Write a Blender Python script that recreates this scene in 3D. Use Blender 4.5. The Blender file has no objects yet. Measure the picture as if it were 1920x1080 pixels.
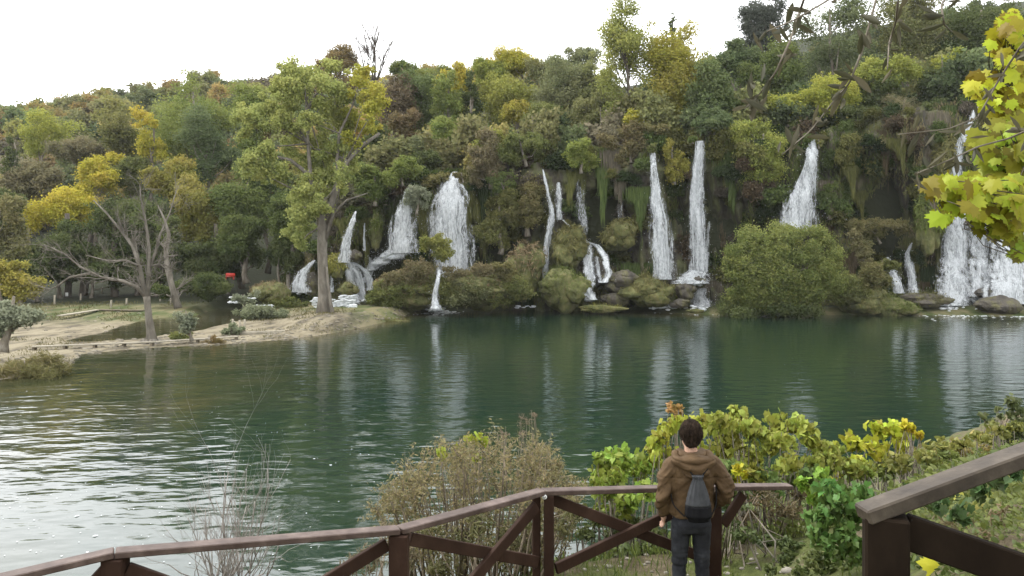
import bpy, math, random
import numpy as np
from mathutils import Vector

# ------------------------------------------------------------------ camera, sky, sun, exposure
FPX, CX, HZ, CZ = 1450.0, 960.0, 480.0, 8.3      # focal length and horizon in photo pixels, eye height over the lake
scene = bpy.context.scene
COL = scene.collection
cam = bpy.data.cameras.new('camera')
cam_o = bpy.data.objects.new('camera', cam)
COL.objects.link(cam_o)
cam.sensor_width = 36.0
cam.lens = 36.0 * FPX / 1920.0
cam.shift_y = -(540.0 - HZ) / 1920.0
cam.clip_start = 0.05
cam.clip_end = 6000
cam_o.location = (0, 0, CZ)
cam_o.rotation_euler = (math.radians(90), 0, 0)
scene.camera = cam_o

SUN_EL, SUN_AZ = math.radians(56), math.radians(300)   # azimuth clockwise from +Y: high over the wood at the left
world = bpy.data.worlds.new('World')
scene.world = world
world.use_nodes = True
wn, wl = world.node_tree.nodes, world.node_tree.links
wn.clear()
sky = wn.new('ShaderNodeTexSky')
sky.sky_type = 'NISHITA'
sky.sun_disc = False
sky.sun_elevation = SUN_EL
sky.sun_rotation = SUN_AZ
sky.air_density = 2.0
sky.dust_density = 4.0
hsv = wn.new('ShaderNodeHueSaturation')
hsv.inputs['Saturation'].default_value = 0.10          # thin overcast takes the blue out
cloud = wn.new('ShaderNodeMixRGB')
cloud.blend_type = 'MIX'
cloud.inputs[0].default_value = 0.55
cloud.inputs[2].default_value = (13.5, 13.7, 14.0, 1)   # even cloud layer
bg = wn.new('ShaderNodeBackground')
bg.inputs['Strength'].default_value = 0.15
wo = wn.new('ShaderNodeOutputWorld')
wl.new(sky.outputs[0], hsv.inputs['Color'])
wl.new(hsv.outputs[0], cloud.inputs[1])
wl.new(cloud.outputs[0], bg.inputs['Color'])
wl.new(bg.outputs[0], wo.inputs['Surface'])

sl = bpy.data.lights.new('sun', 'SUN')
sl.energy = 1.1
sl.angle = math.radians(14)
sl.color = (1.0, 0.955, 0.88)
sun_o = bpy.data.objects.new('sun', sl)
COL.objects.link(sun_o)
d = Vector((math.sin(SUN_AZ) * math.cos(SUN_EL), math.cos(SUN_AZ) * math.cos(SUN_EL), math.sin(SUN_EL)))
sun_o.rotation_euler = d.to_track_quat('Z', 'Y').to_euler()
sun_o.location = (0, 0, 80)

scene.view_settings.view_transform = 'Standard'
scene.view_settings.look = 'None'
scene.view_settings.gamma = 1.0
scene.view_settings.exposure = 1.12
scene.render.engine = 'CYCLES'
cy = scene.cycles
cy.max_bounces = 6
cy.diffuse_bounces = 3
cy.glossy_bounces = 3
cy.transmission_bounces = 3
cy.transparent_max_bounces = 12
cy.volume_bounces = 0
cy.caustics_reflective = False
cy.caustics_refractive = False
cy.use_denoising = True
cy.denoising_prefilter = 'ACCURATE'

# ------------------------------------------------------------------ helpers
def P(px, py, Y):
    return np.array(((px - CX) / FPX * Y, Y, CZ - (py - HZ) / FPX * Y))

def table(t):
    xs = [a for a, b in t]; ys = [b for a, b in t]
    return lambda x: np.interp(x, xs, ys)

def _h(ix, iy, iz):
    n = (ix.astype(np.int64) * 374761393 + iy.astype(np.int64) * 668265263 + iz.astype(np.int64) * 1274126177) & 0xffffffff
    n = ((n ^ (n >> 13)) * 1274126177) & 0xffffffff
    n = n ^ (n >> 16)
    return (n & 0xffff) / 65535.0

def vnoise(x, y, z):
    x, y, z = np.broadcast_arrays(np.asarray(x, float), np.asarray(y, float), np.asarray(z, float))
    ix, iy, iz = np.floor(x), np.floor(y), np.floor(z)
    fx, fy, fz = x - ix, y - iy, z - iz
    fx, fy, fz = [f * f * (3 - 2 * f) for f in (fx, fy, fz)]
    r = 0
    for a in (0, 1):
        for b in (0, 1):
            for c in (0, 1):
                w = (fx if a else 1 - fx) * (fy if b else 1 - fy) * (fz if c else 1 - fz)
                r = r + w * _h(ix + a, iy + b, iz + c)
    return r

def fbm(x, y, z, o=4):
    s, a, t = 0, 0.5, 0
    for i in range(o):
        s = s + a * vnoise(x * 2 ** i + 17 * i, y * 2 ** i + 5 * i, z * 2 ** i + 9 * i)
        t += a
        a *= 0.5
    return s / t

def norm(v):
    return v / np.maximum(np.linalg.norm(v, axis=-1, keepdims=True), 1e-9)

class MB:
    """collects vertex blocks and faces, builds one mesh"""
    def __init__(self):
        self.V, self.F, self.n, self.T, self.UV = [], [], 0, [], []
    def add(self, V, F, tint=0.5):
        V = np.asarray(V, float)
        self.V.append(V)
        if isinstance(F, np.ndarray):
            self.F.append(F + self.n)
        else:
            for f in F:
                self.F.append(np.asarray([f], int) + self.n)
        self.T.append(np.full(len(V), tint) if np.isscalar(tint) else np.asarray(tint, float))
        self.n += len(V)
        return self
    def build(self, name, mat, parent=None, smooth=True, col=None):
        V = np.concatenate(self.V) if self.V else np.zeros((0, 3))
        q = parent
        while q is not None:
            V = V - np.array(q.location); q = q.parent
        me = bpy.data.meshes.new(name)
        me.vertices.add(len(V))
        me.vertices.foreach_set('co', V.astype(np.float32).ravel())
        lt, li = [], []
        for f in self.F:
            lt.append(np.full(len(f), f.shape[1], np.int32))
            li.append(f.astype(np.int32).ravel())
        lt = np.concatenate(lt); li = np.concatenate(li)
        me.loops.add(len(li))
        me.loops.foreach_set('vertex_index', li)
        me.polygons.add(len(lt))
        ls = np.zeros(len(lt), np.int32); ls[1:] = np.cumsum(lt)[:-1]
        me.polygons.foreach_set('loop_start', ls)
        me.polygons.foreach_set('loop_total', lt)
        me.polygons.foreach_set('use_smooth', np.full(len(lt), bool(smooth)))
        a = me.attributes.new('tint', 'FLOAT', 'POINT')
        a.data.foreach_set('value', np.concatenate(self.T).astype(np.float32))
        if self.UV:
            uv = np.concatenate(self.UV)
            l = me.uv_layers.new(name='UVMap')
            l.data.foreach_set('uv', uv[li].astype(np.float32).ravel())
        me.update(calc_edges=True)
        me.validate()
        me.materials.append(mat)
        o = bpy.data.objects.new(name, me)
        COL.objects.link(o)
        if parent is not None:
            o.parent = parent
        if col is not None:
            o.color = (*col[:3], 1)
        return o

def tag(o, label=None, cat=None, group=None, kind=None):
    if label: o['label'] = label
    if cat: o['category'] = cat
    if group: o['group'] = group
    if kind: o['kind'] = kind
    return o

def thing(name, label, cat, loc=(0, 0, 0), group=None):
    o = bpy.data.objects.new(name, None)
    COL.objects.link(o)
    o.location = tuple(float(c) for c in loc)
    o.empty_display_size = 0.2
    return tag(o, label, cat, group)

def tube(path, radii, sides=6, cap=True, tint=0.5, flat=1.0):
    """tapered tube along a polyline"""
    p = np.asarray(path, float)
    n = len(p)
    r = np.asarray(radii, float) if np.ndim(radii) else np.full(n, radii)
    t = np.gradient(p, axis=0)
    t = norm(t)
    ref = np.array((0.0, 0.0, 1.0)) if abs(t[:, 2]).mean() < 0.75 else np.array((0.0, 1.0, 0.0))
    u = norm(np.cross(t, ref))
    v = np.cross(u, t)
    ang = np.linspace(0, 2 * np.pi, sides, endpoint=False)
    ring = (u[:, None, :] * np.cos(ang)[None, :, None] + flat * v[:, None, :] * np.sin(ang)[None, :, None]) * r[:, None, None]
    V = (p[:, None, :] + ring).reshape(-1, 3)
    i = np.arange(n - 1)[:, None] * sides
    j = np.arange(sides)[None, :]
    j2 = (j + 1) % sides
    F = np.stack([i + j, i + j2, i + sides + j2, i + sides + j], -1).reshape(-1, 4)
    return V, F, sides, n

def add_tube(mb, path, radii, sides=6, tint=0.5, flat=1.0):
    V, F, s, n = tube(path, radii, sides, True, tint, flat)
    base = mb.n
    mb.add(V, F, tint)
    mb.F.append(np.array([list(range(s))[::-1]]) + base)
    mb.F.append(np.array([list(range(s))]) + base + s * (n - 1))

def add_box(mb, c, half, rot=None, tint=0.5, bev=0.0):
    """box with chamfered edges; rot is a 3x3 matrix whose rows are the box axes"""
    half = np.asarray(half, float)
    R = np.eye(3) if rot is None else np.asarray(rot)
    b = min(bev, half.min() * 0.45)
    if b <= 0:
        s = np.array([(x, y, z) for x in (-1, 1) for y in (-1, 1) for z in (-1, 1)], float) * half
        F = np.array([(0, 1, 3, 2), (4, 6, 7, 5), (0, 4, 5, 1), (2, 3, 7, 6), (0, 2, 6, 4), (1, 5, 7, 3)])
        mb.add(s @ R + c, F, tint)
        return
    V, idx = [], {}
    for sx in (-1, 1):
        for sy in (-1, 1):
            for sz in (-1, 1):
                for ax in range(3):
                    q = np.array((sx, sy, sz), float) * (half - b)
                    q[ax] = (sx, sy, sz)[ax] * half[ax]
                    idx[(sx, sy, sz, ax)] = len(V)
                    V.append(q)
    F = []
    for ax in range(3):
        o = [k for k in range(3) if k != ax]
        for s in (-1, 1):
            f = []
            for a, c2 in ((-1, -1), (1, -1), (1, 1), (-1, 1)):
                k = [0, 0, 0]; k[ax] = s; k[o[0]] = a; k[o[1]] = c2
                f.append(idx[(*k, ax)])
            F.append(f)
        for a in (-1, 1):
            for c2 in (-1, 1):
                f = []
                for s, w in ((-1, 0), (1, 0), (1, 1), (-1, 1)):
                    k = [0, 0, 0]; k[ax] = s; k[o[0]] = a; k[o[1]] = c2
                    f.append(idx[(*k, o[w])])
                F.append(f)
    for sx in (-1, 1):
        for sy in (-1, 1):
            for sz in (-1, 1):
                F.append([idx[(sx, sy, sz, k)] for k in range(3)])
    # make the winding face outward
    V = np.array(V)
    F2 = []
    for f in F:
        a, b2, c3 = V[f[0]], V[f[1]], V[f[2]]
        nn = np.cross(b2 - a, c3 - a)
        F2.append(f if np.dot(nn, V[f].mean(0)) > 0 else f[::-1])
    mb.add(V @ R + c, F2, tint)

def beam(mb, a, b, w, h, up=(0, 0, 1), bev=0.006, tint=0.5):
    """timber from a to b, w wide and h high"""
    a, b = np.asarray(a, float), np.asarray(b, float)
    x = norm(b - a)
    y = norm(np.cross(np.asarray(up, float), x))
    z = np.cross(x, y)
    add_box(mb, (a + b) / 2, (np.linalg.norm(b - a) / 2, w / 2, h / 2), np.stack([x, y, z]), tint, bev)

# leaf templates: x across, y along, z normal
DIAMOND = (np.array([(0, -.5, 0), (.36, .05, .09), (0, .5, 0), (-.36, .05, .09)], float), np.array([(0, 1, 2, 3)]))
BLADE = (np.array([(-.5, .5, 0), (.5, .5, 0), (.33, -.2, .25), (-.08, -.5, .1), (-.38, -.2, .25)], float) * (1, 1, .3), np.array([(0, 4, 3, 2, 1)]))
def fan(outline, cup=0.12):
    o = np.array(outline, float)
    z = -cup * (np.abs(o[:, 0]) ** 1.3) - .12 * np.maximum(o[:, 1], 0) ** 2
    V = np.concatenate([[(0, .05, .02)], np.column_stack([o, z])])
    n = len(o)
    F = np.array([(0, 1 + i, 1 + (i + 1) % n) for i in range(n)])
    return V, F
def mirror(half):
    return half + [(-x, y) for x, y in half[::-1] if abs(x) > 1e-6]
MAPLE = fan(mirror([(0, -.42), (.10, -.40), (.26, -.50), (.30, -.34), (.50, -.22), (.40, -.10), (.56, .12), (.44, .12), (.47, .30), (.28, .20), (.22, .22), (.24, .38), (.15, .36), (0, .60)]))
FIG = fan(mirror([(0, -.34), (.10, -.46), (.26, -.45), (.36, -.28), (.30, -.12), (.40, .0), (.34, .18), (.18, .30), (.10, .48), (0, .66)]), -0.35)
LANCE = fan(mirror([(0, -.5), (.07, -.38), (.13, -.12), (.13, .12), (.08, .34), (0, .5)]), 0.9)
OVAL = fan(mirror([(0, -.5), (.18, -.34), (.30, -.05), (.24, .24), (0, .5)]), 0.3)

def leaves(mb, C, N, size, rng, tmpl=DIAMOND, tint=None, along=None, roll=1.0):
    """a leaf at each centre, facing N, its long axis near `along`"""
    n = len(C)
    N = norm(N)
    a = rng.normal(size=(n, 3)) if along is None else np.asarray(along) + roll * rng.normal(size=(n, 3)) * .35
    b = norm(a - N * (a * N).sum(1, keepdims=True))
    t = np.cross(b, N)
    T, F = tmpl
    s = np.asarray(size)
    s = np.full(n, s) if s.ndim == 0 else s
    V = C[:, None, :] + s[:, None, None] * (T[None, :, 0:1] * t[:, None] + T[None, :, 1:2] * b[:, None] + T[None, :, 2:3] * N[:, None])
    K = len(T)
    FF = (F[None] + (np.arange(n) * K)[:, None, None]).reshape(-1, F.shape[1])
    tint = rng.random(n) if tint is None else tint
    mb.add(V.reshape(-1, 3), FF, np.repeat(tint, K))

# ------------------------------------------------------------------ materials
def mat_new(name):
    m = bpy.data.materials.new(name)
    m.use_nodes = True
    nt = m.node_tree
    nt.nodes.clear()
    out = nt.nodes.new('ShaderNodeOutputMaterial')
    return m, nt, nt.nodes.new, nt.links.new, out

def foliage_mat(name, hue=0.10, val=0.9, trans=0.32, gloss=0.0, patch=0.0):
    """leaf colour comes from the object's colour, varied leaf by leaf"""
    m, nt, N, L, out = mat_new(name)
    oi = N('ShaderNodeObjectInfo')
    at = N('ShaderNodeAttribute'); at.attribute_name = 'tint'
    h = N('ShaderNodeMapRange'); h.inputs[3].default_value = .5 + hue * .35; h.inputs[4].default_value = .5 - hue * .65
    v = N('ShaderNodeMapRange'); v.inputs[3].default_value = 1 - val * .5; v.inputs[4].default_value = 1 + val * .5
    hs = N('ShaderNodeHueSaturation')
    L(at.outputs['Fac'], h.inputs[0]); L(at.outputs['Fac'], v.inputs[0])
    L(h.outputs[0], hs.inputs['Hue']); L(v.outputs[0], hs.inputs['Value'])
    L(oi.outputs['Color'], hs.inputs['Color'])
    di = N('ShaderNodeBsdfDiffuse'); tr = N('ShaderNodeBsdfTranslucent'); mx = N('ShaderNodeMixShader')
    mx.inputs[0].default_value = trans
    L(hs.outputs[0], di.inputs['Color']); L(hs.outputs[0], tr.inputs['Color'])
    L(di.outputs[0], mx.inputs[1]); L(tr.outputs[0], mx.inputs[2])
    last = mx
    if gloss:
        gl = N('ShaderNodeBsdfGlossy'); gl.inputs['Roughness'].default_value = .45
        gl.inputs['Color'].default_value = (.8, .8, .8, 1)
        m2 = N('ShaderNodeMixShader'); m2.inputs[0].default_value = gloss
        L(mx.outputs[0], m2.inputs[1]); L(gl.outputs[0], m2.inputs[2]); last = m2
    L(last.outputs[0], out.inputs['Surface'])
    return m

def noise_mat(name, cols, scale=1.0, stretch=(1, 1, 1), rough=.9, bump=.0, bscale=None, detail=6, spec=.2, coord='Object', bdist=.1):
    """colours laid out along a noise ramp, with bump"""
    m, nt, N, L, out = mat_new(name)
    b = N('ShaderNodeBsdfPrincipled')
    b.inputs['Roughness'].default_value = rough
    b.inputs['Specular IOR Level'].default_value = spec
    tc = N('ShaderNodeTexCoord'); mp = N('ShaderNodeMapping'); mp.inputs['Scale'].default_value = stretch
    L(tc.outputs[coord], mp.inputs['Vector'])
    nz = N('ShaderNodeTexNoise'); nz.inputs['Scale'].default_value = scale; nz.inputs['Detail'].default_value = detail
    nz.inputs['Roughness'].default_value = .65
    L(mp.outputs[0], nz.inputs['Vector'])
    cr = N('ShaderNodeValToRGB')
    e = cr.color_ramp.elements
    while len(e) < len(cols): e.new(.5)
    for i, (p, c) in enumerate(cols):
        e[i].position = p; e[i].color = (*c, 1)
    L(nz.outputs['Fac'], cr.inputs[0]); L(cr.outputs[0], b.inputs['Base Color'])
    if bump:
        n2 = N('ShaderNodeTexNoise'); n2.inputs['Scale'].default_value = bscale or scale * 3; n2.inputs['Detail'].default_value = 5
        L(mp.outputs[0], n2.inputs['Vector'])
        bp = N('ShaderNodeBump'); bp.inputs['Strength'].default_value = bump; bp.inputs['Distance'].default_value = bdist
        L(n2.outputs['Fac'], bp.inputs['Height']); L(bp.outputs[0], b.inputs['Normal'])
    L(b.outputs[0], out.inputs['Surface'])
    return m

M_LEAF = foliage_mat('foliage', .055, .62, .34)
M_MAPLE = foliage_mat('broad_leaf', -.085, 1.0, .32, .015)
M_MOSS = foliage_mat('moss', .03, .8, .2)
M_NEARLEAF = foliage_mat('near_foliage', .05, .8, .38, .02)
M_BARK = noise_mat('bark', [(.3, (.075, .062, .045)), (.5, (.15, .13, .10)), (.7, (.26, .24, .20))], 2.0, (1, 1, .35), .95, .6, 6)
M_PALEBARK = noise_mat('pale_bark', [(.3, (.075, .066, .052)), (.5, (.125, .112, .09)), (.7, (.20, .18, .15))], 1.6, (1, 1, .4), .95, .6, 6)
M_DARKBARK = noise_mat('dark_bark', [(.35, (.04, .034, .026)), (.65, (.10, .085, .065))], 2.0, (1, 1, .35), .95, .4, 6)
M_TWIG = noise_mat('dry_twig', [(.35, (.09, .07, .05)), (.65, (.20, .165, .12))], 4.0)
M_ROCK = noise_mat('wet_rock', [(.3, (.030, .027, .022)), (.5, (.07, .06, .045)), (.62, (.09, .085, .035)), (.75, (.15, .13, .09))], .8, (1, 1, .6), .75, .9, 2.2, spec=.4, bdist=.3)
M_MOSSROCK = noise_mat('mossy_rock', [(.3, (.05, .05, .024)), (.5, (.10, .105, .038)), (.7, (.17, .15, .07))], .9, (1, 1, .6), .95, .9, 3, bdist=.25)
# ------------------------------------------------------------------ terrain
shore_py = table([(-900, 800), (-100, 722), (0, 712), (125, 692), (150, 664), (280, 652), (420, 646), (560, 634), (640, 622), (700, 609), (735, 600), (765, 590), (830, 585), (1000, 580), (1170, 585), (1350, 591), (1750, 591), (1920, 593), (2600, 600), (3400, 640)])
def shoreY(px): return CZ * FPX / (shore_py(px) - HZ)
cliffY = table([(-900, 900), (500, 900), (520, 127), (560, 124), (640, 122), (760, 122), (900, 121), (1000, 120.5), (1100, 120), (1320, 119), (1530, 118), (1700, 118), (1900, 117), (2300, 113), (3400, 100)])
cliff_py = table([(500, 540), (560, 500), (640, 415), (700, 385), (760, 352), (845, 330), (900, 325), (1000, 305), (1090, 300), (1220, 266), (1320, 256), (1450, 262), (1530, 255), (1600, 232), (1750, 205), (1820, 195), (2000, 185), (3400, 185)])
ridge_py = table([(-900, 260), (0, 200), (200, 163), (450, 133), (800, 130), (1100, 118), (1300, 95), (1480, 20), (1920, -60), (3400, -60)])
RIDGE = 300.0
s_lo = table([(120, 636), (180, 622), (250, 604), (300, 594), (360, 586), (430, 576), (500, 570), (560, 565), (620, 562)])
s_hi = table([(120, 643), (180, 641), (250, 637), (300, 630), (360, 624), (430, 612), (500, 588), (560, 580), (620, 580)])
def cliff_top(px): return CZ + (HZ - cliff_py(px)) / FPX * cliffY(px)
def sstep(a, b, x):
    t = np.clip((x - a) / (b - a), 0, 1)
    return t * t * (3 - 2 * t)
def H(x, Y):
    x, Y = np.broadcast_arrays(np.asarray(x, float), np.asarray(Y, float))
    px = x / np.maximum(Y, 1) * FPX + CX
    sy = shoreY(px)
    d = Y - sy
    n = fbm(x * .12, Y * .12, 0, 4) - .5
    zr = CZ + (HZ - ridge_py(px)) / FPX * RIDGE - 6
    # open flat on the left, then the hill
    flat = np.clip(d * .06, -1.5, .10) + np.clip(d, 0, 60) * .003 + n * .16 * sstep(0, 6, d) + sstep(99, 117, Y) * .75
    flat = flat + .14 * np.exp(-(((px - 590) / 110) ** 2 + ((Y - 93) / 9) ** 2))
    hill = flat + (zr - flat) * sstep(112, RIDGE + 40, Y) * 1.0
    # cliff side
    cy_ = cliffY(px); ct = cliff_top(px)
    low = np.clip(d * .2, -1.5, .4) + sstep(0, 8, d) * .8 + n * .8 * sstep(0, 4, d)
    up = ct + (zr - ct) * sstep(cy_ + 1, RIDGE + 40, Y) + n * 2
    k = sstep(1.0, 3.2, Y - cy_)
    cl = low * (1 - k) + up * k
    w = sstep(500, 620, px)
    z = hill * (1 - w) + cl * w
    # shallow stream cutting across the shore
    py_ = HZ + CZ * FPX / np.maximum(Y, 1)
    cut = sstep(0, 5, np.minimum(py_ - s_lo(px), s_hi(px) - py_) + (n * 12)) * sstep(100, 150, px) * sstep(640, 600, px)
    z = z * (1 - cut) - .22 * cut
    z = np.where(Y > RIDGE + 40, z - (Y - RIDGE - 40) * .10, z)
    return z

pxs = np.concatenate([np.linspace(-4200, -500, 24), np.linspace(-460, 2400, 300), np.linspace(2460, 6000, 24)])
Ys = np.concatenate([np.arange(44, 112, 1.1), np.arange(112, 128, .45), np.arange(128, 200, 3), np.arange(200, 350, 6), [370, 400]])
GX = (pxs[None, :] - CX) / FPX * Ys[:, None]
GY = np.repeat(Ys[:, None], len(pxs), 1)
GX = np.clip(GX, -460, 460)
GZ = H(GX, GY)
def grid_faces(r, c):
    i = np.arange(r - 1)[:, None] * c; j = np.arange(c - 1)[None, :]
    return np.stack([i + j, i + j + 1, i + c + j + 1, i + c + j], -1).reshape(-1, 4)
def ground_mat():
    m, nt, N, L, out = mat_new('shore_ground')
    b = N('ShaderNodeBsdfPrincipled'); b.inputs['Roughness'].default_value = .95; b.inputs['Specular IOR Level'].default_value = .15
    tc = N('ShaderNodeTexCoord')
    at = N('ShaderNodeAttribute'); at.attribute_name = 'tint'
    n1 = N('ShaderNodeTexNoise'); n1.inputs['Scale'].default_value = .5; n1.inputs['Detail'].default_value = 10; n1.inputs['Roughness'].default_value = .68
    mp = N('ShaderNodeMapping'); mp.inputs['Scale'].default_value = (1, .35, 1)
    L(tc.outputs['Object'], mp.inputs[0]); L(mp.outputs[0], n1.inputs['Vector'])
    # sand -> brown litter by noise; forest floor by the attribute
    sand = N('ShaderNodeValToRGB'); e = sand.color_ramp.elements
    e[0].position = .36; e[0].color = (.055, .047, .034, 1)
    e[1].position = .56; e[1].color = (.185, .160, .108, 1)
    x = e.new(.46); x.color = (.115, .097, .064, 1)
    L(n1.outputs['Fac'], sand.inputs[0])
    grass = N('ShaderNodeValToRGB'); e = grass.color_ramp.elements
    e[0].position = .4; e[0].color = (.05, .065, .02, 1)
    e[1].position = .62; e[1].color = (.13, .115, .06, 1)
    n2 = N('ShaderNodeTexNoise'); n2.inputs['Scale'].default_value = .5; n2.inputs['Detail'].default_value = 6
    L(mp.outputs[0], n2.inputs['Vector']); L(n2.outputs['Fac'], grass.inputs[0])
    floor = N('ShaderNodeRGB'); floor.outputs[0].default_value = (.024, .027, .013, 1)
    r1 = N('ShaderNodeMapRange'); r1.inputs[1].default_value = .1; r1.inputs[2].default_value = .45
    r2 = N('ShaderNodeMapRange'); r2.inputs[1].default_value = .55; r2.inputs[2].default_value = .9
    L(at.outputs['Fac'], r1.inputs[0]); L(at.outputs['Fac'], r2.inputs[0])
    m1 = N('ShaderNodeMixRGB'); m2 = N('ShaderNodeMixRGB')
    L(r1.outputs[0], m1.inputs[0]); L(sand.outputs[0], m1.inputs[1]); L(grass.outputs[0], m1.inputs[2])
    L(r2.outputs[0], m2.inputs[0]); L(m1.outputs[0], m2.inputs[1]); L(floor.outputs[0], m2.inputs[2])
    L(m2.outputs[0], b.inputs['Base Color'])
    n3 = N('ShaderNodeTexNoise'); n3.inputs['Scale'].default_value = 1.6; n3.inputs['Detail'].default_value = 8
    L(tc.outputs['Object'], n3.inputs['Vector'])
    bp = N('ShaderNodeBump'); bp.inputs['Strength'].default_value = .8; bp.inputs['Distance'].default_value = .25
    L(n3.outputs['Fac'], bp.inputs['Height']); L(bp.outputs[0], b.inputs['Normal'])
    L(b.outputs[0], out.inputs['Surface'])
    return m
gpx = np.repeat(pxs[None, :], len(Ys), 0)
wn_ = fbm(GX * .07, GY * .05, 3, 4) - .5
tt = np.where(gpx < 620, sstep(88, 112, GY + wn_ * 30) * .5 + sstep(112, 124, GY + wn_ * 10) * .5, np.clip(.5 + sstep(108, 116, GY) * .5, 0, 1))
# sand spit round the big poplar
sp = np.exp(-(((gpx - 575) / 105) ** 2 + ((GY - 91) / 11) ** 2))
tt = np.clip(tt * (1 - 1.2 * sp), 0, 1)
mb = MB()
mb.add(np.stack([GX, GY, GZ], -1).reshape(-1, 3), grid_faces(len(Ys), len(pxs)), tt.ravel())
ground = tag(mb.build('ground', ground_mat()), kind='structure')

# ------------------------------------------------------------------ lake
def water_mat():
    m, nt, N, L, out = mat_new('lake_water')
    b = N('ShaderNodeBsdfPrincipled')
    b.inputs['Roughness'].default_value = .075
    b.inputs['IOR'].default_value = 1.46
    b.inputs['Specular IOR Level'].default_value = .5
    tc = N('ShaderNodeTexCoord')
    at = N('ShaderNodeAttribute'); at.attribute_name = 'tint'       # how shallow the bed is
    n0 = N('ShaderNodeTexNoise'); n0.inputs['Scale'].default_value = .05; n0.inputs['Detail'].default_value = 3
    L(tc.outputs['Object'], n0.inputs['Vector'])
    deep = N('ShaderNodeValToRGB'); e = deep.color_ramp.elements
    e[0].position = .35; e[0].color = (.0055, .0165, .0115, 1)
    e[1].position = .65; e[1].color = (.0105, .0225, .011, 1)
    L(n0.outputs['Fac'], deep.inputs[0])
    n1 = N('ShaderNodeTexNoise'); n1.inputs['Scale'].default_value = .3; n1.inputs['Detail'].default_value = 5
    L(tc.outputs['Object'], n1.inputs['Vector'])
    bed = N('ShaderNodeValToRGB'); e = bed.color_ramp.elements
    e[0].position = .35; e[0].color = (.028, .024, .009, 1)
    e[1].position = .65; e[1].color = (.085, .066, .03, 1)
    L(n1.outputs['Fac'], bed.inputs[0])
    mx = N('ShaderNodeMixRGB'); L(at.outputs['Fac'], mx.inputs[0]); L(deep.outputs[0], mx.inputs[1]); L(bed.outputs[0], mx.inputs[2])
    L(mx.outputs[0], b.inputs['Base Color'])
    # ripples: a long swell, crossing wavelets and fine chop
    rot = N('ShaderNodeMapping'); rot.inputs['Rotation'].default_value = (0, 0, math.radians(-36)); rot.inputs['Scale'].default_value = (.5, 1, 1)
    L(tc.outputs['Object'], rot.inputs[0])
    w1 = N('ShaderNodeTexNoise'); w1.inputs['Scale'].default_value = .95; w1.inputs['Detail'].default_value = 2; w1.inputs['Roughness'].default_value = .5
    L(rot.outputs[0], w1.inputs['Vector'])
    rot2 = N('ShaderNodeMapping'); rot2.inputs['Rotation'].default_value = (0, 0, math.radians(-16)); rot2.inputs['Scale'].default_value = (.5, 1, 1)
    L(tc.outputs['Object'], rot2.inputs[0])
    w2 = N('ShaderNodeTexNoise'); w2.inputs['Scale'].default_value = 3.2; w2.inputs['Detail'].default_value = 3
    L(rot2.outputs[0], w2.inputs['Vector'])
    mul = N('ShaderNodeMath'); mul.operation = 'MULTIPLY'; mul.inputs[1].default_value = .13
    L(w2.outputs['Fac'], mul.inputs[0])
    ad = N('ShaderNodeMath'); ad.operation = 'ADD'
    L(w1.outputs['Fac'], ad.inputs[0]); L(mul.outputs[0], ad.inputs[1])
    bp = N('ShaderNodeBump'); bp.inputs['Strength'].default_value = 1.0; bp.inputs['Distance'].default_value = .085
    sep = N('ShaderNodeSeparateXYZ'); L(tc.outputs['Object'], sep.inputs[0])
    calm = N('ShaderNodeMapRange'); calm.inputs[1].default_value = 30; calm.inputs[2].default_value = 70; calm.inputs[3].default_value = 1.0; calm.inputs[4].default_value = .58
    L(sep.outputs[1], calm.inputs[0])
    near = N('ShaderNodeMapRange'); near.inputs[1].default_value = 18; near.inputs[2].default_value = 31; near.inputs[3].default_value = .38; near.inputs[4].default_value = 1.0
    L(sep.outputs[1], near.inputs[0])
    amp = N('ShaderNodeMath'); amp.operation = 'MULTIPLY'; L(calm.outputs[0], amp.inputs[0]); L(near.outputs[0], amp.inputs[1]); L(amp.outputs[0], bp.inputs['Strength'])
    L(ad.outputs[0], bp.inputs['Height']); L(bp.outputs[0], b.inputs['Normal'])
    L(b.outputs[0], out.inputs['Surface'])
    return m
wpx = np.concatenate([np.linspace(-5000, -300, 12), np.linspace(-260, 2300, 160), np.linspace(2400, 6000, 12)])
wY = np.concatenate([np.arange(6, 44, 2.0), np.arange(44, 124, 1.0)])
WX = (wpx[None, :] - CX) / FPX * wY[:, None]; WY = np.repeat(wY[:, None], len(wpx), 1)
sd = shoreY(np.repeat(wpx[None, :], len(wY), 0)) - WY
nn = fbm(WX * .08, WY * .08, 8, 3)
left = sstep(760, 380, WX / WY * FPX + CX)
shal = np.clip(sstep(13, -1, sd + (nn - .5) * 14), 0, 1) * .9
shal = np.maximum(shal * (1 - .35 * left), left * .40 * sstep(46, 14, sd + (nn - .5) * 30))
shal = np.where(sd < -1, .62, shal)
shal = shal * np.where(WX / WY * FPX + CX > 1330, .25, 1)
mb = MB()
mb.add(np.stack([WX, WY, 0 * WX], -1).reshape(-1, 3), grid_faces(len(wY), len(wpx)), shal.ravel())
lake = tag(mb.build('lake_water', water_mat()), kind='structure')

# ------------------------------------------------------------------ cliff of tufa behind the falls
rng = np.random.default_rng(11)
cpx = np.linspace(528, 2350, 420)
cv = np.linspace(0, 1, 84)
PXG, VG = np.meshgrid(cpx, cv)
zb, zt = -1.0, cliff_top(PXG)
CYG = cliffY(PXG)
zz = zb + (zt - zb + .6) * VG
X0 = (PXG - CX) / FPX * CYG
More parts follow.
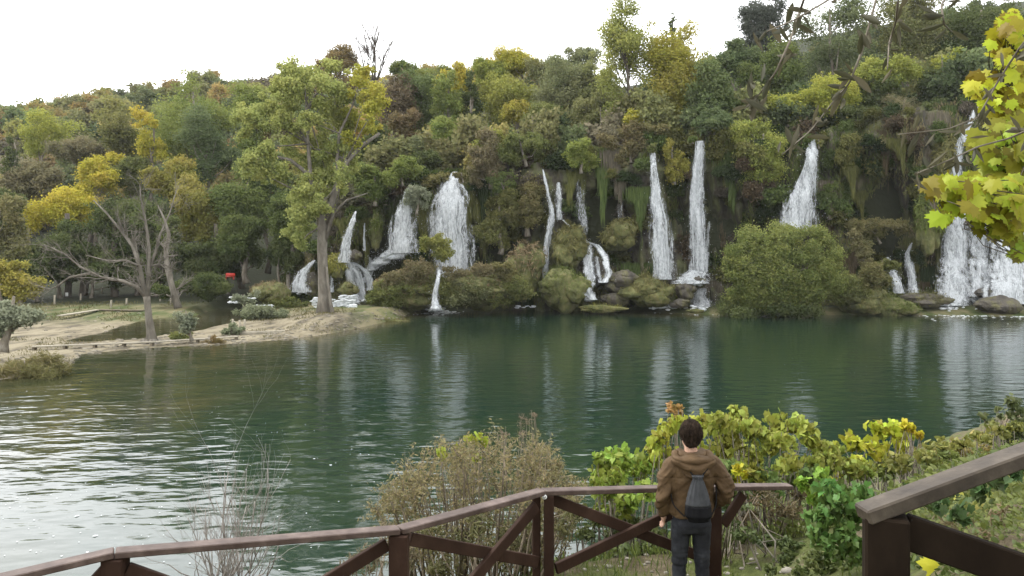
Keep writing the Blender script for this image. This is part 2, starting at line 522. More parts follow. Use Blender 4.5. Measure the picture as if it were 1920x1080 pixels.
# rounded brow, undercut middle, flaring foot, curtain-like folds
prof = 2.2 * np.exp(-((VG - .78) / .2) ** 2) - 1.2 * np.exp(-((VG - .4) / .22) ** 2) + 2.6 * (1 - VG) ** 3
fold = (fbm(X0 * .2, zz * .06, 1, 4) - .5) * 9.5 + (fbm(X0 * .12, zz * .42, 12, 3) - .5) * 3.2 + (fbm(X0 * .9, zz * .12, 4, 3) - .5) * 4.0 + (fbm(X0 * 2.4, zz * .4, 7, 3) - .5) * 1.8
cave = 0
for (a, b, ra, rb, dp) in [(1665, 395, 55, 75, 6.5), (1590, 350, 35, 50, 2.0), (1140, 400, 70, 60, 3.2), (1385, 400, 55, 70, 1.5), (960, 480, 40, 60, 1.5), (1290, 420, 30, 90, 2.5), (700, 470, 30, 60, 2.5), (1740, 520, 50, 40, 3), (905, 420, 20, 70, 2.2)]:
    pyg = HZ + (CZ - zz) * FPX / CYG
    cave = cave + dp * np.exp(-(((PXG - a) / ra) ** 2 + ((pyg - b) / rb) ** 2))
out_ = (prof + fold * np.clip(1.2 - .4 * VG, .5, 1) - cave) * np.where(VG > .97, .3, 1)
CYF = CYG - out_
CXF = (PXG - CX) / FPX * CYF
mb = MB()
mb.add(np.stack([CXF, CYF, zz], -1).reshape(-1, 3), grid_faces(len(cv), len(cpx))[:, ::-1])
M_CLIFF = noise_mat('tufa_cliff', [(.28, (.018, .017, .013)), (.45, (.045, .039, .026)), (.56, (.068, .074, .029)), (.68, (.115, .10, .062))], .35, (1, 1, .35), .9, 1.0, 1.6, 8, .3, bdist=.4)
cliff = tag(mb.build('cliff', M_CLIFF), kind='structure')
def cliff_face(px, py):
    """front surface depth of the cliff seen at this spot"""
    i = int(np.clip(np.searchsorted(cpx, px), 0, len(cpx) - 1))
    z = CZ - (py - HZ) / FPX * 119
    j = int(np.clip((z - zz[0, i]) / (zz[-1, i] - zz[0, i]) * (len(cv) - 1), 0, len(cv) - 1))
    return CYF[j, i]

# moss, roots and grasses clothing the cliff: nobody could count it
def moss_on_cliff():
    mb = MB()
    n = 120000
    ii = rng.integers(0, len(cpx), n); jj = rng.integers(6, len(cv), n)
    C = np.stack([CXF[jj, ii], CYF[jj, ii], zz[jj, ii]], -1) + rng.normal(size=(n, 3)) * (.2, .1, .25)
    cov = fbm(C[:, 0] * .16, C[:, 2] * .10, 2, 3)
    cz_ = cave[jj, ii]
    keep = (cov > .37 + .06 * cz_) & (C[:, 2] > .3)
    C = C[keep]; n = len(C)
    L_ = rng.uniform(.2, .85, n)
    C[:, 1] -= .25
    C[:, 2] -= L_ * .3
    N_ = np.array((0, -1, .15)) + rng.normal(size=(n, 3)) * (.55, .3, .2)
    tnt = np.clip(fbm(C[:, 0] * .12 + 40, C[:, 2] * .12, 5, 3) * 1.6 - .35 + rng.normal(size=n) * .13, 0, 1)
    T = (DIAMOND[0] * (.28, 1, 1), DIAMOND[1])
    leaves(mb, C, N_, L_, rng, T, tnt, along=np.tile((0, -.12, 1.0), (n, 1)), roll=.5)
    m, nt, N, L, out = mat_new('hanging_moss')
    at = N('ShaderNodeAttribute'); at.attribute_name = 'tint'
    cr = N('ShaderNodeValToRGB'); e = cr.color_ramp.elements
    cols = [(0, (.045, .062, .020)), (.35, (.085, .105, .030)), (.55, (.115, .115, .042)), (.78, (.145, .122, .064)), (1, (.20, .165, .10))]
    while len(e) < len(cols): e.new(.5)
    for i, (p, c) in enumerate(cols): e[i].position = p; e[i].color = (*c, 1)
    L(at.outputs['Fac'], cr.inputs[0])
    di = N('ShaderNodeBsdfDiffuse'); L(cr.outputs[0], di.inputs[0]); L(di.outputs[0], out.inputs['Surface'])
    return mb.build('cliff_moss', m, smooth=False)
tag(moss_on_cliff(), 'olive and brown moss and dry grass clothing the tufa cliff', 'moss', kind='stuff')
# ------------------------------------------------------------------ trees
C_ = dict(yel=(.36, .335, .045), gold=(.42, .385, .05), ygr=(.25, .28, .055), lgr=(.155, .20, .055), grn=(.09, .125, .04), dgr=(.058, .080, .031),
          olv=(.145, .148, .052), gry=(.165, .185, .095), brn=(.145, .118, .06), rst=(.19, .138, .06), red=(.12, .088, .062), tan=(.175, .155, .09), blu=(.09, .128, .06), wil=(.19, .21, .14))

C_ = {k: tuple(c * 1.10 for c in v) for k, v in C_.items()}
_ol = (.135, .15, .058)
for _k in ('rst', 'red', 'tan', 'brn', 'olv', 'grn', 'blu', 'dgr', 'gry', 'lgr', 'gold', 'yel', 'ygr'):
    _t = .28 if _k in ('rst', 'red', 'brn', 'tan') else .18 if _k in ('gold', 'yel', 'ygr') else .22
    C_[_k] = tuple(x * (1 - _t) + o * _t for x, o in zip(C_[_k], _ol))
def clump_points(rng, n, rx, ry, rz, shape):
    u = norm(rng.normal(size=(n, 3)))
    r = rng.uniform(.15, .80, n) ** .7
    c = u * r[:, None]
    if shape == 'poplar':
        k = 1 - .55 * np.clip(c[:, 2:3] + .1, 0, 1); c[:, :2] *= k
    if shape == 'dome':
        c[:, 2] = np.abs(c[:, 2]) * 1.3 - .55
    if shape == 'cone':
        k = np.clip(.62 - .6 * c[:, 2:3], .12, 1.2); c[:, :2] *= k
    if shape == 'box':
        c = np.sign(u) * np.abs(u) ** .62 * (rng.uniform(.55, .86, n))[:, None]
    if shape == 'vase':
        k = .62 + .5 * c[:, 2:3]; c[:, :2] *= k
    return c * (rx, ry, rz)

def crown_mesh(mb, rng, ctr, rx, ry, rz, leaf, cover=.6, shape='round', ncl=None, crad=.36, clumps=None, maxn=16000, tmpl=DIAMOND, droop=0.0, up=.4):
    """leaf clumps spread through an ellipsoid; returns their centres"""
    if clumps is None:
        nm = int(np.clip(5 + (rx * rz) ** .5 * 1.5, 6, 16)) if ncl is None else max(4, int(ncl * .45))
        ms = clump_points(rng, nm, rx, ry, rz, shape)
        mr = crad * 1.12 * rng.uniform(.75, 1.25, nm)
        k = 8
        u = norm(rng.normal(size=(nm * k, 3))) * rng.uniform(.45, 1.0, (nm * k, 1))
        cs = np.repeat(ms, k, 0) + u * np.repeat(mr, k)[:, None] * (rx, ry, rz) + ctr
        rr = np.repeat(mr, k) * rng.uniform(.42, .80, nm * k) * (rx * ry * rz) ** (1 / 3)
        mid = np.repeat(rng.random(nm), k)
        ncl = nm * k
    else:
        cs = np.array([c for c, r in clumps]); rr = np.array([r for c, r in clumps]); ncl = len(cs)
        mid = rng.random(ncl)
    cnt = cover * 4 * np.pi * rr ** 2 / (.36 * leaf ** 2)
    cnt = (cnt * min(1, maxn / cnt.sum())).astype(int) + 4
    K = np.repeat(np.arange(ncl), cnt)
    n = len(K)
    u = norm(rng.normal(size=(n, 3)))
    rad = np.where(rng.random(n) < .22, rng.uniform(1.1, 1.9, n), 1.0) * rng.uniform(.1, 1, n) ** .5 * (1 + .25 * (fbm(u[:, 0] * 2 + K * 3.1, u[:, 1] * 2, u[:, 2] * 2, 2) - .5) * 2)
    sc = np.array((1.0, 1.0, .8))
    C = cs[K] + u * rad[:, None] * rr[K][:, None] * sc
    C[:, 2] -= droop * np.abs(rng.normal(size=n)) * rr[K]
    N_ = u * .55 + rng.normal(size=(n, 3)) * .7 + (0, -.1, up)
    ct = mid * .6 + rng.random(ncl) * .4
    tint = np.clip(ct[K] * .55 + rng.random(n) * .45 + (C[:, 2] - ctr[2]) / max(rz, .1) * .08, 0, 1)
    leaves(mb, C, N_, leaf * rng.uniform(.6, 1.35, n), rng, tmpl, tint, along=None if not droop else np.tile((0, 0, -1.), (n, 1)))
    return cs, rr

def wobble(a, b, n, amp, rng):
    t = np.linspace(0, 1, n)[:, None]
    p = np.asarray(a) * (1 - t) + np.asarray(b) * t
    w = rng.normal(size=(n, 3)) * amp
    w[0] = 0; w[-1] = 0
    return p + w

def limbs(mb, rng, base, top, r0, targets, n_limbs=10, twig=.0):
    tr = wobble(base, top, 7, np.linalg.norm(np.subtract(top, base)) * .018, rng)
    rad = np.linspace(r0, r0 * .28, 7); rad[0] *= 1.45
    add_tube(mb, tr, rad, 8)
    if len(targets):
        for k in rng.permutation(len(targets))[:n_limbs]:
            tg = targets[k]
            h = np.clip((tg[2] - base[2]) / max(top[2] - base[2], .1) - rng.uniform(.15, .35), .22, .95)
            i = h * 6; i0 = int(min(i, 5)); s = tr[i0] * (1 - (i - i0)) + tr[i0 + 1] * (i - i0)
            mid = (s + tg) / 2 + (0, 0, -.06 * np.linalg.norm(tg - s)) + rng.normal(size=3) * .2
            rr = r0 * (1 - .7 * h) * .5
            add_tube(mb, [s, mid, tg], [rr, rr * .6, rr * .15], 5)

SEED = [100]
def tree(name, label, px, py, rx, ry, Y, col, leaf=.34, cover=.58, shape='round', cat='tree', group=None, r0=None, bark=None, base=None, ncl=None, crad=.36, depth=.85, maxn=20000, mat=None, nl=9, droop=0., tmpl=DIAMOND, trunk_name='trunk', hide=0, up=.4, clumps=None):
    SEED[0] += 1
    rng = np.random.default_rng(SEED[0])
    ctr = P(px, py, Y)
    RX, RZ = rx / FPX * Y * 1.04, ry / FPX * Y * 1.04
    RY = RX * depth
    if base is None:
        bx = ctr[0] + rng.normal() * .1 * RX
        bz = float(H(bx, Y)) - .3
        bz = min(bz, ctr[2] - RZ * .3)
        bz = max(bz, ctr[2] - RZ * (1.0 if cat == 'shrub' else 2.6))
        b = np.array((bx, Y, bz))
    else:
        b = P(base[0], base[1], Y)
    root = thing(name, label, cat, b, group)
    mb = MB()
    cs, rr = crown_mesh(mb, rng, ctr, RX, RY, RZ, leaf, cover, shape, ncl, crad, maxn=maxn, droop=droop, tmpl=tmpl, up=up, clumps=clumps)
    cname = 'crown' if cat == 'tree' else 'foliage'
    mb.build(cname, mat or M_LEAF, root, smooth=False, col=C_[col] if isinstance(col, str) else col)
    if trunk_name:
        tb = MB()
        r0 = r0 or .028 * (2 * RZ) + .08
        limbs(tb, rng, b, ctr + (rng.normal() * .1 * RX, 0, RZ * .55), r0, cs, nl)
        tb.build(trunk_name if cat == 'tree' else 'stem', bark or M_BARK, root)
    return root

def shrub(label, px, py, rx, ry, Y, col, **k):
    k.setdefault('leaf', .30); k.setdefault('cover', .7); k.setdefault('nl', 5)
    return tree('shrub', label, px, py, rx, ry, Y, col, cat='shrub', **k)

def mix(a, b, t): return tuple(C_[a][i] * (1 - t) + C_[b][i] * t for i in range(3))

# --- the wooded hill beyond: a few crown shapes, copied tree by tree
def far_protos():
    out = []
    for k, shp in enumerate(['round', 'round', 'dome', 'poplar', 'round', 'cone']):
        r = np.random.default_rng(40 + k)
        mb = MB()
        cs, _ = crown_mesh(mb, r, np.array((0, 0, 4.6)), 5.2, 4.8, 4.9, .62, .75, shp, 22, .36, maxn=4500)
        tb = MB()
        limbs(tb, r, np.array((0, 0, -.6)), np.array((.3, 0, 8.)), .2, cs, 6)
        out.append((mb, tb))
    return out
HG = 'trees covering the far hillside'
zones = [(80, 'above the left shore at the far left end of the ridge'), (230, 'on the ridge left of the big rounded green tree'), (440, 'high on the slope behind the big rounded green tree'), (660, 'on the ridge behind the tall pale green poplar'), (2000, 'on the skyline above the middle waterfalls')]
kinds = [('rust brown', (.18, .143, .065)), ('orange brown', (.24, .185, .065)), ('olive green', (.135, .142, .058)), ('dull green', (.095, .122, .055)), ('dark green', (.064, .086, .042)), ('yellow olive', (.20, .19, .06)), ('grey brown', (.15, .138, .09))]
kinds = [(nm, tuple((x * .9 + o * .1) * 1.2 for x, o in zip(cc, _ol))) for nm, cc in kinds]
hrng = np.random.default_rng(5)
protos = []
for mbt in far_protos():
    root = thing('hillside_tree', 'x', 'tree', (0, 0, 0), HG)
    c = mbt[0].build('crown', M_LEAF, root, smooth=False)
    t = mbt[1].build('trunk', M_BARK, root)
    protos.append([root, c, t, False])
pts = []
tries = 0
while len(pts) < 215 and tries < 20000:
    tries += 1
    px = hrng.uniform(-30, 1080); Y = hrng.uniform(178, 322)
    if px > 790 and Y < 285: continue
    if px > 480 and hrng.random() < .35: continue
    x = (px - CX) / FPX * Y
    if all((x - a) ** 2 + ((Y - b) * .8) ** 2 > 6.6 ** 2 for a, b, _ in pts): pts.append((x, Y, px))
for i, (x, Y, px) in enumerate(pts):
    k = hrng.choice(6, p=[.28, .26, .18, .08, .12, .08])
    pr = protos[k]
    nz = fbm(np.array(x * .02 + 9), np.array(Y * .02), 0, 3)
    w = np.array([.9, .9, 1.9, 1.7, .9, 1.2, .8])
    if Y > 270: w = w * (1.5, 1.8, .9, .8, 1.1, .9, .8)
    ci = hrng.choice(7, p=w / w.sum())
    z = float(H(x, Y))
    s = hrng.uniform(.95, 1.55)
    if not pr[3]:
        root, c, t = pr[:3]; pr[3] = True
    else:
        root = pr[0].copy(); COL.objects.link(root)
        c = pr[1].copy(); c.parent = root; COL.objects.link(c)
        t = pr[2].copy(); t.parent = root; COL.objects.link(t)
    root.location = (x, Y, z - .4)
    root.rotation_euler = (0, 0, hrng.uniform(0, 6.28))
    root.scale = (s, s, s * hrng.uniform(.8, 1.15))
    zone = next(zn for lim, zn in zones if px < lim)
    nm, cc = kinds[ci]
    root['label'] = f'{nm} tree {zone}'
    j = hrng.uniform(.8, 1.25)
    c.color = (cc[0] * j, cc[1] * j * hrng.uniform(.93, 1.07), cc[2] * j, 1)
SG = 'trees crowding the slope above the waterfalls'
szones = [(760, 'above the leftmost waterfalls'), (930, 'above the widest middle waterfall'), (1130, 'on the slope above the thin falls'), (1350, 'behind the tall poplars above the twin falls'), (1560, 'high above the steep fall'), (1740, 'on the slope above the cave'), (2200, 'at the right edge above the largest fall')]
spts = []
tries = 0
while len(spts) < 285 and tries < 20000:
    tries += 1
    px = hrng.uniform(640, 1990)
    Y = float(cliffY(px)) + hrng.uniform(2.5, 110 if px < 1350 else 125)
    x = (px - CX) / FPX * Y
    if px > 1120 and hrng.random() < .15: continue
    if all((x - a) ** 2 + ((Y - b) * .8) ** 2 > 5.6 ** 2 for a, b, _ in spts): spts.append((x, Y, px))
for i, (x, Y, px) in enumerate(spts):
    k = hrng.choice(5, p=[.3, .3, .2, .05, .15])
    pr = protos[k]
    right = px > 1330
    w = np.array([.2, .15, 1.6, 2.0, 1.2, 1.1, .45]) if not right else np.array([.1, .1, 1.2, 2.2, 3.2, .45, .35])
    ci = hrng.choice(7, p=w / w.sum())
    s = hrng.uniform(.75, 1.2)
    root = pr[0].copy(); COL.objects.link(root)
    c = pr[1].copy(); c.parent = root; COL.objects.link(c)
    t = pr[2].copy(); t.parent = root; COL.objects.link(t)
    root.name = 'slope_tree'
    root.location = (x, Y, float(H(x, Y)) - .5)
    root.rotation_euler = (0, 0, hrng.uniform(0, 6.28))
    root.scale = (s, s, s * hrng.uniform(.85, 1.25))
    zone = next(zn for lim, zn in szones if px < lim)
    nm, cc = kinds[ci]
    root['label'] = f'{nm} tree {zone}'; root['group'] = SG
    j = hrng.uniform(.75, 1.2)
    c.color = (cc[0] * j, cc[1] * j * hrng.uniform(.93, 1.07), cc[2] * j, 1)

# shrubs and hanging curtains clinging to the cliff face, copied one by one
def face_protos():
    out = []
    for k in range(4):
        r = np.random.default_rng(60 + k)
        mb = MB()
        crown_mesh(mb, r, np.array((0, 0, .0)), 2.0, 1.3, 1.5 + .3 * k, .30, .7, ['round', 'dome', 'round', 'vase'][k], 14, .38, maxn=1500, droop=.25)
        tb = MB(); add_tube(tb, [(0, 1.6, -1.2), (0, .6, -.5), (.1, 0, .6)], [.09, .07, .03], 5)
        out.append((mb, tb, 'shrub'))
    for k in range(3):
        r = np.random.default_rng(70 + k)
        mb = MB()
        n = 1300
        x = r.normal(size=n) * .75; ln = r.uniform(.5, 1.9, n); top = np.minimum(0, -np.abs(r.normal(size=n)) * 1.1 * (1.15 - np.minimum(np.abs(x), 1.1)) * 1.2)
        yy = -.45 * np.exp(-x ** 2) - .25 * r.random(n) + .12 * top
        C = np.stack([x, yy, top - ln * .35], -1)
        leaves(mb, C, np.array((0, -1, .1)) + r.normal(size=(n, 3)) * (.6, .3, .1), ln, r, (DIAMOND[0] * (.13, 1, .6), DIAMOND[1]), np.clip(r.normal(size=n) * .2 + .5, 0, 1), along=np.tile((0, -.06, 1.), (n, 1)), roll=.18)
        tb = MB()
        out.append((mb, None, 'moss_curtain'))
    return out
FG_, CG_ = 'shrubs clinging to the cliff face', 'moss curtains hanging from the cliff'
fkinds = [('olive green', (.10, .105, .036)), ('dark green', (.042, .062, .025)), ('mid green', (.075, .105, .034)), ('brown', (.095, .076, .045)), ('grey-brown', (.11, .098, .07)), ('yellow-green', (.125, .13, .045))]
fzones = [(690, 'beside the leftmost waterfalls'), (800, 'around the second waterfall'), (930, 'around the widest middle waterfall'), (1010, 'left of the thin falls'), (1200, 'right of the thin falls'), (1350, 'around the tall twin falls'), (1500, 'left of the steep fall'), (1620, 'right of the steep fall'), (1760, 'around the cave'), (2400, 'beside the largest fall at the right')]
fp = []
for mbt, tbt, nm in face_protos():
    root = thing(nm, 'x', 'shrub' if nm == 'shrub' else 'moss', (0, 0, 0), FG_ if nm == 'shrub' else CG_)
    c = mbt.build('foliage' if nm == 'shrub' else 'strands', M_LEAF if nm == 'shrub' else M_MOSS, root, smooth=False)
    t = tbt.build('stem', M_BARK, root) if tbt else None
    fp.append([root, c, t, False])
ftries, fpts = 0, []
falls_x = [(655, 16), (745, 34), (845, 36), (1030, 12), (1048, 10), (1105, 24), (1236, 22), (1310, 20), (1505, 34), (1795, 26), (1836, 16), (1895, 32)]
while len(fpts) < 190 and ftries < 30000:
    ftries += 1
    px = hrng.uniform(600, 1980)
    t = float(cliff_py(px)); b_ = 560
    u = hrng.random() ** 1.5
    py = t - 8 + u * (b_ - t)
    cur = hrng.random() < .26
    if any(abs(px - a) < w + 9 for a, w in falls_x) and py > t + 4: continue
    if not cur and u > .62 and hrng.random() < .6: continue
    if ((px - 1665) / 60) ** 2 + ((py - 400) / 75) ** 2 < 1: continue
    if all(((px - a) ** 2 + ((py - b) * .8) ** 2) > 21 ** 2 for a, b, _, _ in fpts): fpts.append((px, py, cur, u))
for px, py, cur, u in fpts:
    k = int(hrng.integers(4, 7)) if cur else int(hrng.integers(0, 4))
    pr = fp[k]
    Y = float(cliff_face(px, py)) - (.35 if cur else .7)
    if not pr[3]:
        root, c, t = pr[:3]; pr[3] = True
    else:
        root = pr[0].copy(); COL.objects.link(root)
        c = pr[1].copy(); c.parent = root; COL.objects.link(c)
        if pr[2]:
            t = pr[2].copy(); t.parent = root; COL.objects.link(t)
    root.location = P(px, py, Y)
    s = hrng.uniform(.75, 1.35)
    root.scale = (s * hrng.uniform(.8, 1.3), s, s * (hrng.uniform(1.0, 2.2) if cur else 1))
    root.rotation_euler = (0, 0, hrng.uniform(-.5, .5))
    w = np.array([1.3, .8, .8, 1.3, .9, .35]) if cur else np.array([1.2, 1.3, 1.3, .6, .6, .5])
    ci = hrng.choice(6, p=w / w.sum())
    nm, cc = fkinds[ci]
    zone = next(zn for lim, zn in fzones if px < lim)
    hgt = 'high on the cliff' if u < .33 else ('half way up the cliff' if u < .68 else 'low on the cliff')
    root['label'] = f"{nm} {'moss curtain' if cur else 'shrub'} {hgt} {zone}"
    j = hrng.uniform(.75, 1.2)
    c.color = (cc[0] * j, cc[1] * j, cc[2] * j, 1)
for pr in fp:
    if not pr[3]:
        for o in pr[:3]:
            if o: bpy.data.objects.remove(o)
for pr in protos:
    if not pr[3]:
        for o in pr[:3]: bpy.data.objects.remove(o)

T = tree
# --- left slope and wood behind the shore
T('deciduous_tree', 'pale yellow tree with forked dark trunk on the left hillside', 85, 262, 50, 50, 185, 'ygr', .36, .34, 'vase', base=(72, 345), r0=.45, nl=14)
T('ivy_column', 'dark ivy-smothered trunk leaning at the left edge of the hillside', 24, 305, 16, 66, 150, 'dgr', .36, .8, 'poplar', base=(38, 380), ncl=16)
T('deciduous_tree', 'golden orange tree above the left shore', 122, 392, 58, 50, 135, 'gold', .36, .6)
T('deciduous_tree', 'bright yellow-green tree behind the golden orange one', 176, 338, 44, 46, 144, 'yel', .38, .55)
T('deciduous_tree', 'tallest rounded green tree on the left, standing on the slope', 352, 222, 84, 86, 165, 'lgr', .42, .62, ncl=36, maxn=20000)
T('deciduous_tree', 'rounded bluish-green tree in front of the tallest rounded one', 385, 268, 58, 64, 150, 'blu', .36, .7, ncl=26)
T('deciduous_tree', 'narrow bright yellow-green tree at the left flank of the tallest rounded one', 284, 265, 26, 62, 152, 'yel', .38, .5, ncl=14)
T('deciduous_tree', 'thin pale olive tree with dark stems left of the narrow yellow one', 228, 262, 46, 42, 172, 'olv', .40, .45)
T('deciduous_tree', 'low tan bush-like tree beneath the pale yellow forked one', 150, 285, 50, 32, 172, 'tan', .40, .6)
T('deciduous_tree', 'small golden crown peeping between grey-brown trees', 222, 296, 20, 13, 156, 'gold', .34, .7)
T('deciduous_tree', 'yellowish-brown tree behind the bare branches', 322, 335, 52, 42, 142, mix('olv', 'yel', .4), .38, .6)
T('deciduous_tree', 'grey-brown tree left of the golden orange one', 62, 350, 48, 42, 150, 'tan', .38, .6)
T('deciduous_tree', 'olive tree filling the gap under the small golden crown', 245, 335, 42, 40, 150, mix('olv', 'grn', .5), .38, .6)
T('deciduous_tree', 'ochre-tinged tree right of the leaning bare trunk', 372, 405, 55, 62, 130, mix('olv', 'gold', .25), .36, .66)
T('deciduous_tree', 'deep green tree over the shaded red bench', 448, 385, 60, 70, 133, 'grn', .36, .7)
T('deciduous_tree', 'broad dull green tree beside the left flank of the tall poplar', 505, 345, 50, 62, 138, mix('grn', 'blu', .5), .36, .7)
T('deciduous_tree', 'light green tree behind the left limbs of the tall poplar', 480, 230, 52, 60, 158, 'lgr', .40, .6)
T('deciduous_tree', 'dark green tree behind the bare branches', 215, 428, 62, 52, 127, 'dgr', .36, .75)
T('deciduous_tree', 'dark green tree under the golden orange one', 118, 468, 60, 52, 124, 'dgr', .36, .75)
T('deciduous_tree', 'shadowy green tree between the two bare trunks', 296, 440, 52, 56, 126, mix('dgr', 'grn', .5), .36, .72)
T('deciduous_tree', 'low branching green tree with leaning trunk behind the shore', 462, 452, 52, 50, 123, mix('dgr', 'grn', .4), .34, .72, base=(462, 532), r0=.5)
T('deciduous_tree', 'dense green tree beside the leftmost cascade', 545, 420, 46, 70, 121, mix('dgr', 'grn', .5), .34, .75)
T('deciduous_tree', 'dark leafy tree low behind the mossy bank', 525, 480, 42, 42, 122, 'dgr', .34, .75)
T('deciduous_tree', 'olive-brown tree at the left edge over the willow', 5, 430, 42, 62, 112, mix('olv', 'tan', .4), .36, .6)
T('deciduous_tree', 'dark tree at the left edge beneath the ivy column', 28, 400, 42, 40, 128, 'dgr', .36, .7)
T('deciduous_tree', 'dark green tree low on the left behind the yellow-leaved shrub', 70, 500, 48, 45, 120, 'dgr', .36, .75)
T('deciduous_tree', 'dark green tree low behind the fence posts', 180, 500, 60, 36, 124, 'dgr', .36, .75)
T('deciduous_tree', 'dark leafy tree in the deep shade left of the red bench', 425, 478, 46, 36, 128, 'dgr')
T('deciduous_tree', 'dark bushy tree at the foot of the wood behind the crooked leafless tree', 262, 505, 60, 34, 127, 'dgr')
T('deciduous_tree', 'dark bushy tree behind the grey willow and yellow-leaved shrub', 30, 520, 50, 40, 118, 'dgr')
T('deciduous_tree', 'dark green tree in the shade behind the leaning bare trunk', 375, 488, 58, 34, 126, 'dgr', .36, .75)
shrub('yellow-leaved shrub behind the grey willow at the left edge', 38, 528, 44, 42, 96, mix('yel', 'olv', .5), leaf=.32)
T('willow', 'grey-green willow at the left edge of the shore', 30, 585, 40, 52, 60, 'wil', .20, .8, 'dome', base=(4, 660), r0=.35, crad=.33)
shrub('small grey-green rounded bush with thin stem by the boardwalk', 350, 597, 24, 27, 72, 'wil', leaf=.18, base=(360, 640), crad=.34)
shrub('dark low hedge-like bush bordering the shaded wood', 385, 537, 58, 20, 112, 'dgr', leaf=.26)
shrub('low dark bush left of the mossy bank', 300, 545, 30, 14, 112, 'dgr', leaf=.26)
shrub('silvery bush in front of the mossy bank', 500, 583, 46, 17, 100, mix('wil', 'grn', .3), leaf=.22)
shrub('pale grey leafless bush left of the mossy bank', 462, 560, 26, 15, 103, 'wil', leaf=.18, cover=.3)
shrub('grey-green bush beside the wooden stakes', 436, 620, 18, 14, 80, mix('wil', 'grn', .3), leaf=.2)
shrub('rusty brown reed clump at the end of the boardwalk', 398, 638, 19, 14, 73, 'rst', leaf=.25, tmpl=(DIAMOND[0] * (.35, 1, 1), DIAMOND[1]))
shrub('brown reeds at the left edge standing in the water', 60, 688, 80, 20, 54, mix('brn', 'olv', .4), leaf=.32, tmpl=(DIAMOND[0] * (.25, 1.3, 1), DIAMOND[1]), ncl=22)
shrub('green clump of plants by the boardwalk', 345, 632, 24, 10, 76, mix('grn', 'olv', .5), leaf=.22)

# --- slope above the falls, middle
T('rusty_tree', 'rusty brown rounded tree on the skyline behind the poplar', 628, 122, 34, 46, 172, 'rst', .34, .55)
T('deciduous_tree', 'green-yellow tree on the skyline left of the orange-gold flat-topped one', 925, 140, 40, 34, 170, mix('ygr', 'lgr', .5), .36, .6)
T('deciduous_tree', 'olive tree on the skyline right of the orange-gold flat-topped one', 1035, 148, 44, 44, 166, mix('olv', 'gry', .4), .36, .6)
T('deciduous_tree', 'pale grey-green tree leaning against the tall slender poplar', 1118, 158, 42, 56, 146, mix('gry', 'ygr', .25), .34, .5)
T('deciduous_tree', 'dull olive tree filling the skyline right of the yellow poplar', 1322, 140, 42, 48, 148, mix('olv', 'ygr', .35), .36, .6)
T('deciduous_tree', 'deep green tree on the skyline below the dark ragged one', 1392, 108, 36, 40, 150, 'grn', .36, .65)
T('deciduous_tree', 'leafy green tree on the skyline behind the wine-red tree', 762, 145, 40, 30, 170, mix('grn', 'lgr', .4), .36, .6)
T('deciduous_tree', 'soft green tree on the skyline right of the green skyline tree', 818, 150, 34, 28, 170, mix('lgr', 'olv', .4), .36, .6)
T('deciduous_tree', 'dark green tree right of the wine-red tree', 790, 195, 58, 72, 155, mix('grn', 'blu', .5), .38, .68)
T('deciduous_tree', 'wine-red tree behind the right edge of the poplar', 745, 190, 38, 78, 152, 'red', .38, .5)
T('deciduous_tree', 'rusty red low tree in front of the dark green slope', 762, 232, 34, 32, 146, mix('red', 'rst', .5), .36, .5)
T('deciduous_tree', 'blackish green tree behind the broken limb', 705, 292, 42, 56, 138, 'dgr', .36, .75)
T('deciduous_tree', 'pale yellow tree hugging the dark ivy column on the skyline', 862, 162, 36, 42, 158, 'yel', .38, .5)
T('ivy_column', 'dark ivy column among yellow trees on the skyline', 882, 188, 20, 58, 152, 'dgr', .34, .85, 'round', ncl=18)
T('golden_tree', 'orange-gold flat-topped tree on the skyline', 978, 112, 58, 26, 172, mix('gold', 'ygr', .35), .38, .6, 'dome')
T('deciduous_tree', 'yellow-green thin tree below the orange-gold flat-topped one', 950, 185, 56, 56, 155, mix('ygr', 'olv', .4), .38, .5)
T('deciduous_tree', 'yellow thin-branched tree above the dry bush', 972, 215, 34, 36, 146, mix('yel', 'olv', .4), .36, .4, nl=16)
T('deciduous_tree', 'bright green leafy tree above the second waterfall', 824, 262, 34, 40, 136, 'lgr', .36, .65)
T('deciduous_tree', 'green tree wedged between the wine-red tree and ivy column', 838, 195, 30, 60, 150, 'lgr', .36, .6)
T('deciduous_tree', 'grey-green feathery tree right of the orange-gold one', 1058, 190, 60, 76, 148, 'gry', .38, .55, ncl=28)
T('deciduous_tree', 'sparse pale green treetop on the skyline left of the tall poplar', 1090, 115, 38, 30, 165, 'gry', .36, .3)
T('deciduous_tree', 'olive tree above the bright green cliff bush', 1120, 220, 56, 56, 138, mix('gry', 'olv', .6), .36, .6)
T('deciduous_tree', 'dull green tree over the brown cliff bushes', 1020, 232, 52, 44, 140, mix('grn', 'olv', .5), .36, .65)
T('poplar', 'tall slender pale green poplar reaching the top edge', 1172, 105, 62, 112, 128, mix('ygr', 'gry', .35), .34, .42, 'round', base=(1180, 260), r0=.34, ncl=34, crad=.34, nl=22, bark=M_DARKBARK)
T('poplar', 'tall yellow poplar right of the slender pale green one', 1252, 110, 58, 92, 130, mix('yel', 'olv', .35), .34, .42, 'round', base=(1226, 262), r0=.36, ncl=34, crad=.34, nl=22, bark=M_DARKBARK)
T('dead_tree', 'dark bare tip poking up behind the yellow poplar', 1260, 48, 9, 34, 150, 'dgr', .34, .2, 'poplar', ncl=8, bark=M_DARKBARK)
T('poplar', 'low spreading yellow tree with fanned stems above the twin falls', 1270, 180, 62, 56, 127, mix('yel', 'olv', .5), .34, .45, 'vase', base=(1248, 262), r0=.3, nl=16, bark=M_DARKBARK)
T('deciduous_tree', 'small bright yellow tree at the cliff edge', 1208, 216, 34, 22, 122, mix('yel', 'ygr', .3), .34, .6, base=(1208, 262))
